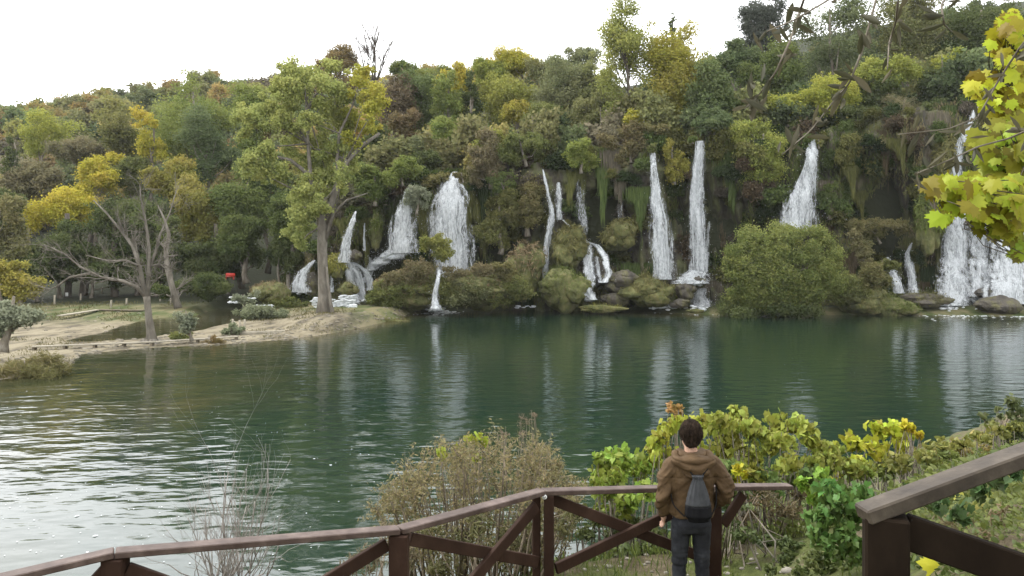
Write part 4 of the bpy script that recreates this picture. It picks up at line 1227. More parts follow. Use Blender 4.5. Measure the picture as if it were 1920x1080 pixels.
# ------------------------------------------------------------------ mossy mounds and rocks at the foot
def tufts(mb, rng, V, d, n, L_, zmin=-.1, tint=(.5, .2), wide=.22, droop=.5):
    ok = np.where((d[:, 2] > zmin) & (d[:, 1] < .5))[0]
    i = rng.choice(ok, n)
    C = V[i] + rng.normal(size=(n, 3)) * .18
    dirs = d[i] * .5 + (0, -.15, .3) + np.array((0, 0, -1.0)) * droop * (1 - d[i][:, 2:3]) + rng.normal(size=(n, 3)) * .25
    ln = L_ * rng.uniform(.5, 1.4, n)
    C = C + norm(dirs) * ln[:, None] * .3
    leaves(mb, C, d[i] + rng.normal(size=(n, 3)) * .5, ln, rng, (DIAMOND[0] * (wide, 1, 1), DIAMOND[1]), np.clip(tint[0] + rng.normal(size=n) * tint[1], 0, 1), along=dirs, roll=.3)

def mound(name, label, px, py, rx, ry, Y, moss=None, n=900, L_=.5, bush=None, seed=0, rock=None, amp=.3, cat='rock', droop=.5):
    rng = np.random.default_rng(500 + seed)
    c = P(px, py, Y)
    RX, RZ = rx / FPX * Y, ry / FPX * Y
    root = thing(name, label, cat, (c[0], c[1], c[2] - RZ * .9))
    mb = MB()
    RY = min(RX, RZ * 1.3)
    Vs, ds = [], []
    V, d = blob(mb, rng, c - (0, 0, RZ * .12), 1.0, (RX * .8, RY * .8, RZ * .86), 36, 24, amp * 1.3, 1.8); Vs.append(V); ds.append(d)
    for q in range(7 if rx > 25 else 4):
        a = rng.uniform(-1, 1); el = rng.uniform(-.75, .75)
        w = math.sqrt(max(.05, 1 - .8 * a * a)) 
        r_ = rng.uniform(.28, .5)
        V, d = blob(mb, rng, c + (a * RX * .72, -RY * rng.uniform(.1, .7) * w, el * RZ * .62 * w), 1.0, (RX * r_ * 1.1, RY * r_, RZ * r_), 22, 16, amp * 1.6, 2.2); Vs.append(V); ds.append(d)
    V, d = np.concatenate(Vs), np.concatenate(ds)
    mb.build('rock', rock or M_MOSSROCK, root)
    if moss is not None:
        tb = MB()
        tufts(tb, rng, V, d, n, L_, droop=droop)
        tag(tb.build('moss', M_MOSS, root, smooth=False, col=moss), kind='stuff')
    if bush is not None:
        for bx, by, brx, bry, col, lf in bush:
            bb = MB()
            crown_mesh(bb, rng, P(bx, by, Y - RY * .75), brx / FPX * Y, min(brx, bry) / FPX * Y * .8, bry / FPX * Y, lf, .6, 'round', 22, .4, maxn=7000)
            bb.build('shrubbery', M_LEAF, root, smooth=False, col=C_[col] if isinstance(col, str) else col)
    return root
mo_o, mo_g, mo_b, mo_y = (.13, .125, .048), (.10, .125, .036), (.17, .135, .075), (.20, .20, .05)
MD = [
 ('mossy_mound', 'big bushy mound of brown and green growth below the widest middle waterfall', 768, 544, 86, 40, 111, mo_b, dict(n=2600, L_=.6, bush=[(792, 505, 44, 26, mix('brn', 'tan', .5), .26), (735, 555, 48, 26, mix('olv', 'grn', .5), .26), (828, 545, 40, 32, mix('olv', 'grn', .3), .26), (818, 462, 34, 24, mix('olv', 'ygr', .35), .26), (752, 522, 34, 18, mix('tan', 'brn', .5), .26), (700, 558, 22, 20, mix('grn', 'olv', .4), .26)])),
 ('mossy_mound', 'low bushy grey-green mound right of the little spout', 905, 540, 80, 43, 110.5, mo_b, dict(n=2200, L_=.6, bush=[(890, 512, 60, 18, mix('brn', 'tan', .5), .26), (880, 545, 54, 32, mix('olv', 'wil', .3), .26), (950, 545, 44, 28, mix('olv', 'grn', .3), .26), (930, 510, 40, 22, mix('olv', 'brn', .4), .26)])),
 ('moss_dome', 'tall moss dome under the thin twin threads', 1066, 462, 35, 45, 114.5, mo_o, dict(n=2600, L_=.8, droop=1.1)),
 ('mossy_rock', 'bright moss-covered rock in front of the moss dome', 1052, 540, 48, 46, 112, mo_g, dict(n=2400, L_=.5)),
 ('mossy_mound', 'brown grassy mound left of the moss dome', 985, 505, 34, 58, 113.5, mo_b, dict(n=1900, L_=.8, droop=.9)),
 ('mossy_rock', 'grassy moss rock at the foot of the left twin fall', 1212, 546, 46, 30, 112, mo_o, dict(n=1900, L_=.6, droop=.8)),
 ('rock', 'brown craggy rock behind the grassy moss rock', 1165, 528, 38, 28, 113.6, None, dict(rock=M_ROCK)),
 ('rock', 'dark wet rock under the arching fall', 1152, 560, 26, 18, 112.6, mo_o, dict(n=200, L_=.3, rock=M_ROCK)),
 ('rock', 'dark boulder core between the arching streams', 1122, 505, 14, 34, 116.5, None, dict(rock=M_ROCK)),
 ('mossy_rock', 'flat yellow-green moss rocks at the water line below the arching fall', 1128, 579, 44, 9, 109.5, mo_y, dict(n=900, L_=.3)),
 ('rock', 'dark rock between the twin falls', 1284, 546, 20, 20, 112.5, mo_o, dict(n=160, L_=.3, rock=M_ROCK)),
 ('rock', 'wet rock at the water line between the twin falls', 1276, 568, 20, 11, 110.8, None, dict(rock=M_ROCK)),
 ('rock', 'rock splashed by the right twin fall', 1308, 525, 16, 12, 114, None, dict(rock=M_ROCK)),
 ('mossy_rock', 'small moss stone in the foam below the right twin fall', 1306, 583, 18, 5, 109.3, mo_o, dict(n=200, L_=.2)),
 ('mossy_rock', 'long green moss bank right of the round bush', 1662, 574, 66, 22, 108.6, mo_g, dict(n=2400, L_=.5)),
 ('mossy_rock', 'dark mossy ledge below the pair of short streams', 1735, 562, 44, 15, 111, mo_o, dict(n=900, L_=.4, rock=M_ROCK)),
 ('mossy_mound', 'overgrown mound joining the right end of the round bush', 1605, 552, 56, 42, 110, mo_o, dict(n=1600, L_=.6, bush=[(1590, 545, 40, 34, mix('olv', 'grn', .4), .26), (1640, 525, 30, 24, mix('olv', 'brn', .4), .26)])),
 ('rock', 'large brown boulder in the foam of the largest fall', 1874, 571, 46, 23, 109, mo_o, dict(n=120, L_=.25, rock=M_ROCK)),
 ('rock', 'smaller dark boulder behind the large brown one', 1848, 548, 24, 11, 112, None, dict(rock=M_ROCK)),
 ('mossy_mound', 'mossy bank left of the thick poplar trunk', 512, 548, 36, 26, 113, mo_b, dict(n=1700, L_=.4, bush=[(545, 568, 34, 14, mix('olv', 'grn', .5), .24)])),
 ('rock', 'dark rock beneath the low cascade', 585, 528, 16, 26, 116.5, mo_o, dict(n=300, L_=.4, rock=M_ROCK)),
 ('moss_dome', 'yellowish drooping moss cushion right of the thick poplar trunk', 632, 500, 18, 26, 115, mo_y, dict(n=1300, L_=.8, droop=1.2)),
 ('mossy_rock', 'mossy boulder in the rapids right of the thick poplar trunk', 653, 541, 18, 15, 112.5, mo_o, dict(n=700, L_=.3)),
 ('rock', 'dark rock inside the fan of the leftmost fall', 667, 478, 12, 12, 117.5, None, dict(rock=M_ROCK)),
 ('mossy_rock', 'green mossy knob between the first two falls', 705, 430, 14, 40, 119, mo_g, dict(n=700, L_=.7, droop=1.2)),
 ('mossy_rock', 'olive bulge low on the cliff right of the arching fall', 1162, 440, 34, 34, 116.5, mo_o, dict(n=1500, L_=.8, droop=1.1)),
 ('moss_curtain', 'tall green hanging moss column left of the largest fall', 1738, 415, 20, 66, 113.5, mo_g, dict(n=2600, L_=1.0, droop=1.6)),
 ('moss_curtain', 'green moss curtain between two streams of the largest fall', 1765, 300, 24, 60, 115, mo_o, dict(n=2000, L_=1.0, droop=1.6)),
 ('mossy_rock', 'low mossy rim at the tip of the sandy spit', 735, 603, 46, 5, 98.5, mo_o, dict(n=900, L_=.3)),
]
for k, (nm, lb, px, py, rx, ry, Y, ms, kw) in enumerate(MD):
    mound(nm, lb, px, py, rx, ry, Y, ms, seed=k, **kw)

# white rapids beside the spit
def rapids(label, pts, n, seed):
    rng = np.random.default_rng(seed)
    fb = MB()
    for _ in range(n):
        x, y, rx, ry, Y = pts[rng.integers(len(pts))]
        a = rng.uniform(-1, 1, 2)
        blob(fb, rng, P(x + a[0] * rx, y + a[1] * ry, Y), rng.uniform(.06, .20), (2.2, 1, .55), 7, 5, .6)
    o = fb.build('rapids', M_FOAM)
    tag(o, label, 'rapids', kind='stuff')
rapids('white rapids between mossy boulders right of the thick poplar trunk', [(640, 568, 26, 7, 108), (652, 562, 14, 8, 110), (660, 578, 6, 6, 106)], 330, 3)
rapids('short white rapid left of the thick poplar trunk', [(590, 566, 5, 8, 110), (596, 578, 6, 3, 108)], 70, 4)
rapids('thin white streaks of rapids in the stream left of the mossy bank', [(455, 560, 24, 3, 108), (490, 574, 22, 2, 104), (440, 566, 10, 2, 106)], 80, 5)
rapids('thin foam line at the water edge left of the mossy rocks', [(985, 575, 16, 2, 112)], 12, 6)

# drifting foam flecks on the lake: uncountable
def flecks():
    rng = np.random.default_rng(9)
    n = 1100
    py = 600 + 470 * rng.random(n) ** 1.3
    px = rng.uniform(-60, 1960, n)
    Y = CZ * FPX / (py - HZ)
    x = (px - CX) / FPX * Y
    k = fbm(x * .09, Y * .06, 2, 3)
    ok = (k > .50) & (Y < shoreY(px) - 2)
    x, Y = x[ok], Y[ok]
    mb = MB()
    C = np.stack([x, Y, np.full(len(x), .02)], -1)
    leaves(mb, C, np.tile((0, 0, 1.), (len(x), 1)), rng.uniform(.025, .08, len(x)) * (1 + (rng.random(len(x)) < .05) * 1.2), rng, (DIAMOND[0] * (1.0, 1, .1), DIAMOND[1]))
    tag(mb.build('foam_flecks', M_FOAM, smooth=False), 'small white foam flecks drifting on the green lake', 'foam', kind='stuff')
flecks()

# ------------------------------------------------------------------ small things on the left shore
M_PLANK = noise_mat('weathered_plank', [(.3, (.16, .145, .11)), (.6, (.30, .27, .21))], 1.2, (.3, 4, 4), .85, .3, 8, bdist=.02)
M_OLDWOOD = noise_mat('old_wood', [(.3, (.07, .058, .04)), (.6, (.15, .125, .09))], 2, (1, 1, .3), .9, .4, 8)
def on_water(px, py, h=0.0):
    Y = (CZ - h) * FPX / (py - HZ)
    return P(px, py, Y)
def boardwalk():
    a, b = on_water(60, 650, .42), on_water(290, 641, .42)
    c = on_water(446, 631, .42)
    root = thing('boardwalk', 'long narrow plank boardwalk on short posts along the left shore', 'boardwalk', (a + b) / 2 * (1, 1, 0))
    for p, q in ((a, b), (b + (.02, 0, 0), c)):
        mb = MB(); beam(mb, p, q, .55, .10); mb.build('plank', M_PLANK, root)
    for t in np.linspace(.02, .98, 5):
        for s in (0, 1):
            p = a * (1 - t) + b * t if s == 0 else b * (1 - t) + c * t
            if s == 1 and t not in (np.linspace(.02, .98, 5)[2], np.linspace(.02, .98, 5)[4]): continue
            mb = MB()
            for dy in (-.17, .17):
                beam(mb, p + (0, dy, -.055), p * (1, 1, 0) + (0, dy, -.6), .16, .16, (0, 1, 0))
            mb.build('post', M_OLDWOOD, root)
boardwalk()
def timber(label, a, b, w, h, mat, name='timber_edging', cat='timber'):
    mb = MB(); beam(mb, a, b, w, h, tint=.5, bev=.02)
    tag(mb.build(name, mat), label, cat)
timber('pale timber edging the sandy spit, left piece', on_water(450, 625, .3), on_water(534, 622, .3), .35, .32, M_PLANK)
timber('darker timber edging the sandy spit, right piece', on_water(535, 622, .3), on_water(598, 617, .3), .35, .32, M_OLDWOOD)
timber('raised plank path crossing the grass, sloping left piece', on_water(112, 592, .75), on_water(184, 581, .75), .8, .14, M_PLANK, 'plank_path', 'plank path')
timber('raised plank path crossing the grass, level right piece', on_water(186, 581, .75), on_water(268, 582, .75), .8, .14, M_OLDWOOD, 'plank_path', 'plank path')
FPOST = [(102, 575, 18, 'thick grey fence post at the left end of the row'), (151, 570, 12, 'thin fence post right of the trunk with the white notice'), (191, 565, 11, 'short fence post in the shade beside the dark wood'), (208, 578, 14, 'pale fence post at the bend of the plank path'), (237, 575, 12, 'thin fence post left of the crooked leafless tree'), (300, 571, 12, 'thin fence post right of the crooked leafless tree'), (320, 575, 13, 'fence post beside the leaning bare trunk')]
for px, py, hpx, lb in FPOST:
    Y = (CZ - .75) * FPX / (py - HZ)
    x = P(px, py, Y)
    z = float(H(x[0], Y))
    mb = MB(); beam(mb, (x[0], Y, z - .3), (x[0] + .05, Y, z + hpx / FPX * Y), .22, .22, (0, 1, 0), .03)
    add_box(mb, (x[0] + .05, Y, z + hpx / FPX * Y + .025), (.10, .10, .02), None, .5, .01)
    tag(mb.build('fence_post', M_PLANK), lb, 'post', 'fence posts along the left shore')
STK = [(438, 600, 16, -2, 'leftmost leaning stake of the cluster'), (444, 606, 18, -5, 'second leaning stake of the cluster'), (452, 606, 20, -3, 'tallest stake of the cluster'), (458, 605, 20, 1, 'rightmost upright stake of the cluster')]
for px, py, hpx, lean, lb in STK:
    Y = 82.0
    p = P(px, 622, Y); z = float(H(p[0], Y))
    mb = MB(); top = P(px + lean, py - hpx + 14, Y)
    add_tube(mb, [(p[0], Y, z - .3), (p[0] * .5 + top[0] * .5, Y, (z + top[2]) / 2), top], [.13, .12, .10], 7)
    tag(mb.build('wooden_stake', M_PLANK), lb + ' beside the sandy spit', 'stake', 'wooden stakes by the spit')
def notice():
    Y = 125
    b = P(128, 572, Y)
    root = thing('notice_trunk', 'thick tree trunk in the shade carrying a small white notice', 'tree', b)
    mb = MB(); add_tube(mb, [b, P(127, 555, Y), P(129, 530, Y), P(126, 400, Y)], [.7, .55, .5, .35], 10); mb.build('trunk', M_DARKBARK, root)
    mb = MB(); add_box(mb, P(125, 552, Y - .62), (.24, .02, .30), None, .5, .01); mb.build('notice', noise_mat('white_paint', [(.3, (.6, .6, .58)), (.6, (.75, .75, .72))], 2), root)
notice()
M_RED = noise_mat('red_paint', [(.3, (.28, .03, .02)), (.6, (.42, .05, .035))], 3, rough=.5)
def red_bench():
    Y = 121.
    p = P(431, 519, Y)
    z = p[2] - .45
    root = thing('red_bench', 'small red bench in the deep shade under the wood', 'bench', (p[0], Y, z))
    def part(name, c, h):
        mb = MB(); add_box(mb, np.array(c) + (p[0], Y, z), h, None, .5, .02); mb.build(name, M_RED, root)
    part('seat', (0, 0, .45), (.72, .22, .04)); part('backrest', (0, .24, .80), (.72, .03, .22))
    for s in (-1, 1): part('leg', (s * .6, 0, .20), (.05, .2, .205))
red_bench()
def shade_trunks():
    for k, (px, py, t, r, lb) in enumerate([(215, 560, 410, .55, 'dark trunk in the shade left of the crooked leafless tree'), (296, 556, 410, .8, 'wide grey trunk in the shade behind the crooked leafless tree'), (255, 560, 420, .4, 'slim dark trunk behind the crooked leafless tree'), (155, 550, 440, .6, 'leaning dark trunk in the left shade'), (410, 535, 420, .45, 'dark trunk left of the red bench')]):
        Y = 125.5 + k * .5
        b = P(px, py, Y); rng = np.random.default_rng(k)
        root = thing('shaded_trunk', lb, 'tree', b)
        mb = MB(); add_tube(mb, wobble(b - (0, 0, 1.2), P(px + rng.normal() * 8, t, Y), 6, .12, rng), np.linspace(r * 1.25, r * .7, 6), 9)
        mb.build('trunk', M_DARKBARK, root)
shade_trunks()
# ------------------------------------------------------------------ near bank
nearY = table([(-3000, 13.5), (0, 15.5), (700, 18), (1000, 20), (1300, 23), (1500, 27), (1700, 33), (1850, 38), (2000, 44), (2600, 70), (5000, 120)])
brow = table([(-3000, 4.7), (700, 4.8), (1050, 4.92), (1350, 4.95), (1500, 5.2), (1700, 5.75), (1900, 6.3), (2400, 7.0), (5000, 8)])
edgeY = table([(-3000, 5.2), (300, 6.0), (800, 7.2), (1050, 8.5), (1350, 8.9), (1600, 8.2), (1900, 7.5), (5000, 7)])
def HN(x, Y):
    x, Y = np.broadcast_arrays(np.asarray(x, float), np.asarray(Y, float))
    px = np.clip(x / np.maximum(Y, 1.2) * FPX + CX, -3000, 5000)
    ny, br, eY = nearY(px), brow(px), edgeY(px)
    path = 6.65 + (br - 6.65) * sstep(1.0, eY - .8, Y)
    t = np.clip((Y - eY) / (ny - eY), 0, 1.3)
    slope = br * (1 - t) - .9 * sstep(0, .12, t) * (1 - np.clip(t, 0, 1))
    z = np.where(Y < eY, path, np.minimum(path, slope))
    n = fbm(x * .9, Y * .9, 3, 4) - .5
    return z + n * (.10 + .5 * sstep(0, 4, Y - eY) + .3 * sstep(1650, 1900, px))
bx = np.arange(-30, 70.1, .30)
by = np.concatenate([np.arange(-12, 1, 1.0), np.arange(1, 14, .16), np.arange(14, 46, .5), np.arange(46, 80, 2)])
BX, BY = np.meshgrid(bx, by)
BZ = HN(BX, BY)
def bank_mat():
    m, nt, N, L, out = mat_new('bank_soil')
    b = N('ShaderNodeBsdfPrincipled'); b.inputs['Roughness'].default_value = .95; b.inputs['Specular IOR Level'].default_value = .15
    tc = N('ShaderNodeTexCoord')
    def ramp(sc, els, det=8):
        n = N('ShaderNodeTexNoise'); n.inputs['Scale'].default_value = sc; n.inputs['Detail'].default_value = det; n.inputs['Roughness'].default_value = .7
        L(tc.outputs['Object'], n.inputs['Vector'])
        r = N('ShaderNodeValToRGB'); e = r.color_ramp.elements
        while len(e) < len(els): e.new(.5)
        for i, (p, c) in enumerate(els): e[i].position = p; e[i].color = (*c, 1)
        L(n.outputs['Fac'], r.inputs[0]); return r
    soil = ramp(7, [(.3, (.045, .034, .022)), (.5, (.092, .074, .046)), (.66, (.15, .125, .082)), (.74, (.30, .28, .23))])
    grass = ramp(9, [(.3, (.04, .05, .016)), (.6, (.085, .098, .03))])
    mask = ramp(1.1, [(.42, (0, 0, 0)), (.56, (1, 1, 1))], 5)
    mx = N('ShaderNodeMixRGB'); L(mask.outputs[0], mx.inputs[0]); L(soil.outputs[0], mx.inputs[1]); L(grass.outputs[0], mx.inputs[2])
    L(mx.outputs[0], b.inputs['Base Color'])
    n3 = N('ShaderNodeTexNoise'); n3.inputs['Scale'].default_value = 14; n3.inputs['Detail'].default_value = 8; n3.inputs['Roughness'].default_value = .7
    L(tc.outputs['Object'], n3.inputs['Vector'])
    bp = N('ShaderNodeBump'); bp.inputs['Strength'].default_value = .9; bp.inputs['Distance'].default_value = .05
    L(n3.outputs['Fac'], bp.inputs['Height']); L(bp.outputs[0], b.inputs['Normal'])
    L(b.outputs[0], out.inputs['Surface'])
    return m
mb = MB(); mb.add(np.stack([BX, BY, BZ], -1).reshape(-1, 3), grid_faces(len(by), len(bx)))
tag(mb.build('bank_ground', bank_mat()), kind='structure')

# ------------------------------------------------------------------ timber railings
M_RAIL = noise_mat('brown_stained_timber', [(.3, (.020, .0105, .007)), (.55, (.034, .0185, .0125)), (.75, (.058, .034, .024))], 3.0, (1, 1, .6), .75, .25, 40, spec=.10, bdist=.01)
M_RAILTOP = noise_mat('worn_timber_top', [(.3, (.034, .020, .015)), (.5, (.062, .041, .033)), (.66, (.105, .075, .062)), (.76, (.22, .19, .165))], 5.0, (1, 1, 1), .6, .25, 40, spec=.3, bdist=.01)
M_STEEL = noise_mat('pale_disc', [(.3, (.42, .42, .42)), (.6, (.62, .62, .60))], 20, rough=.4)
def railing():
    Lp, A, B, Cc, D, E = P(-170, 1118, 4.45), P(215, 1030, 4.9), P(748, 988, 5.65), P(1017, 917, 6.6), P(1338, 909, 7.35), P(1482, 908, 7.55)
    pts = [Lp, A, B, Cc, D, E]
    root = thing('wooden_railing', 'long brown wooden railing with crossed braces running down to the viewpoint', 'railing', (A[0], A[1], float(HN(A[0], A[1]))))
    for k in range(5):
        a, b = pts[k], pts[k + 1]
        if k == 3: b = D + (E - D) * .001
        d = norm(b - a)
        mb = MB(); beam(mb, a + d * .004 + (0, 0, -.024), b - d * .004 + (0, 0, -.021), .114, .042, bev=.006)
        mb.build('handrail', M_RAILTOP, root, smooth=False)
    def post(p, w, dx=0):
        g = float(HN(p[0], p[1])) - .35
        mb = MB(); beam(mb, (p[0] + dx, p[1] + .01, g), (p[0] + dx, p[1] + .01, p[2] - .052), w, w, (0, 1, 0), .008)
        return mb.build('post', M_RAIL, root, smooth=False)
    for p, w in ((Lp, .13), (A, .13), (B, .135), (D, .13)): post(p, w)
    post(Cc + (.055, 0, 0), .085); post(Cc + (-.05, .03, 0), .07)
    def brace(a, b, off, h=.095):
        mb = MB(); beam(mb, a + (0, off, 0), b + (0, off, 0), .042, h, bev=.005)
        mb.build('brace', M_RAIL, root, smooth=False)
    def at(a, b, t, px=None):
        q = a * (1 - t) + b * t; return q
    low = lambda p, h: p - (0, 0, h)
    brace(at(A, B, .04) - (0, 0, .13), low(at(A, B, .97), .98), -.015)
    brace(low(at(A, B, .06), .98), at(A, B, .95) - (0, 0, .13), .035)
    brace(at(B, Cc, .06) - (0, 0, .12), low(at(B, Cc, .96), .62), .035)
    brace(low(at(B, Cc, .02), 1.0), at(B, Cc, .95) - (0, 0, .12), -.02)
    brace(at(Cc, D, .05) - (0, 0, .10), low(at(Cc, D, .97), .72), .035)
    brace(low(at(Cc, D, .07), .68), at(Cc, D, .93) - (0, 0, .12), -.02)
    brace(low(D + (.09, 0, 0), .38), at(D, E, .38) - (0, 0, .09), .0)
    brace(low(at(Lp, A, .1), .98), at(Lp, A, .96) - (0, 0, .12), .0)
    mb = MB()
    c = P(1021, 932, 6.545)
    ang = np.linspace(0, 2 * np.pi, 20, endpoint=False)
    ring = np.stack([np.cos(ang) * .021, 0 * ang, np.sin(ang) * .021], -1)
    mb.add(np.concatenate([ring + c + (0, 0, 0), ring * .9 + c + (0, -.006, 0)]), [list(range(20, 40))] + [[i, (i + 1) % 20, 20 + (i + 1) % 20, 20 + i] for i in range(20)])
    disc = mb.build('marker_disc', M_STEEL, root)
    mb = MB(); add_tube(mb, [c + (-.008, -.009, .001), c + (-.001, -.009, -.008), c + (.010, -.009, .009)], [.0022, .0022, .0022], 5); mb.build('tick_mark', M_RAIL, disc)
railing()
def near_railing():
    a, b = P(1640, 944, 2.60), P(2060, 790, 2.66)
    root = thing('wooden_railing', 'dark near railing end with thick post and sloping handrail at the right', 'railing', (1.28, 2.62, float(HN(1.28, 2.62))))
    d = norm(b - a)
    mb = MB(); beam(mb, a - d * .045 + (0, 0, -.022), b + (0, 0, -.022), .092, .050, bev=.006)
    mb.build('handrail', noise_mat('dark_worn_top', [(.3, (.028, .021, .015)), (.5, (.055, .043, .031)), (.72, (.105, .086, .064))], 7, (1, 1, 1), .6, .3, 40, spec=.25, bdist=.008), root, smooth=False)
    dark = noise_mat('dark_stained_timber', [(.3, (.009, .006, .004)), (.55, (.017, .0115, .0075)), (.78, (.032, .022, .015))], 4, (1, 1, .5), .8, .25, 40, spec=.06, bdist=.008)
    p = a + d * .045
    c, s = math.cos(.35), math.sin(.35)
    mb = MB(); beam(mb, (p[0], p[1] + .01, 5.9), (p[0], p[1] + .01, p[2] - .052), .135, .135, (s, c, 0), .008); mb.build('post', dark, root, smooth=False)
    q = p + (.055, .0, -.075)
    mb = MB(); beam(mb, q + (0, .0, -.03), P(2180, 1165, 2.45), .045, .115, bev=.005); mb.build('brace', dark, root, smooth=False)
    p2 = b - d * .1
    mb = MB(); beam(mb, (p2[0], p2[1] + .01, 6.0), (p2[0], p2[1] + .01, p2[2] - .05), .135, .135, (0, 1, 0), .008); mb.build('post', dark, root, smooth=False)
    mb = MB()
    for t in (.03, .07):
        k = a + d * t + (0, 0, .002)
        blob(mb, np.random.default_rng(3), k + (0, .01, 0), .006, (1, 1, .3), 8, 5, 0)
    mb.build('bolt', dark, root)
near_railing()

# ------------------------------------------------------------------ the man at the railing
def remesh(mb, voxel, smooth_it, name, mat, parent, wr=None, seed=0):
    o = mb.build(name + '_raw', mat)
    md = o.modifiers.new('r', 'REMESH'); md.mode = 'VOXEL'; md.voxel_size = voxel
    sm = o.modifiers.new('s', 'SMOOTH'); sm.factor = .5; sm.iterations = smooth_it
    dg = bpy.context.evaluated_depsgraph_get()
    me = bpy.data.meshes.new_from_object(o.evaluated_get(dg))
    bpy.data.objects.remove(o)
    V = np.zeros(len(me.vertices) * 3, np.float32); me.vertices.foreach_get('co', V); V = V.reshape(-1, 3).astype(float)
    if wr is not None:
        Nn = np.zeros(len(me.vertices) * 3, np.float32); me.vertices.foreach_get('normal', Nn); Nn = Nn.reshape(-1, 3)
        V = V + Nn * wr(V)[:, None]
    V = V - np.array(parent.location)
    me.vertices.foreach_set('co', V.astype(np.float32).ravel())
    me.polygons.foreach_set('use_smooth', np.ones(len(me.polygons), bool))
    me.materials.clear(); me.materials.append(mat)
    me.update()
    o = bpy.data.objects.new(name, me); COL.objects.link(o); o.parent = parent
    return o

def loft(mb, secs, sides=20, power=2.2):
    """closed body through horizontal-ish superellipse sections (x, y, z, rx, ry)"""
    s = np.array(secs, float)
    t = np.linspace(0, 1, len(s)); tt = np.linspace(0, 1, len(s) * 4)
    s = np.stack([np.interp(tt, t, s[:, i]) for i in range(5)], -1)
    a = np.linspace(0, 2 * np.pi, sides, endpoint=False)
    ca = np.sign(np.cos(a)) * np.abs(np.cos(a)) ** (2 / power); sa = np.sign(np.sin(a)) * np.abs(np.sin(a)) ** (2 / power)
    V = np.stack([s[:, 0:1] + s[:, 3:4] * ca, s[:, 1:2] + s[:, 4:5] * sa, np.repeat(s[:, 2:3], sides, 1)], -1)
    n = len(s)
    i = np.arange(n - 1)[:, None] * sides; j = np.arange(sides)[None]; j2 = (j + 1) % sides
    F = np.stack([i + j, i + j2, i + sides + j2, i + sides + j], -1).reshape(-1, 4)
    b = mb.n
    mb.add(V.reshape(-1, 3), F)
    mb.F.append(np.array([list(range(sides))[::-1]]) + b); mb.F.append(np.array([list(range(sides))]) + b + sides * (n - 1))

def limb_tube(mb, pts, rad, sides=14):
    p = np.array(pts, float); t = np.linspace(0, 1, len(p)); tt = np.linspace(0, 1, len(p) * 4)
    q = np.stack([np.interp(tt, t, p[:, i]) for i in range(3)], -1)
    k = np.ones(3) / 3
    for i in range(3): q[1:-1, i] = np.convolve(q[:, i], k, 'valid')
    add_tube(mb, q, np.interp(tt, t, rad), sides)
    for e in (0, -1): blob(mb, np.random.default_rng(0), q[e], rad[e] * .98, (1, 1, 1), 12, 8, 0)

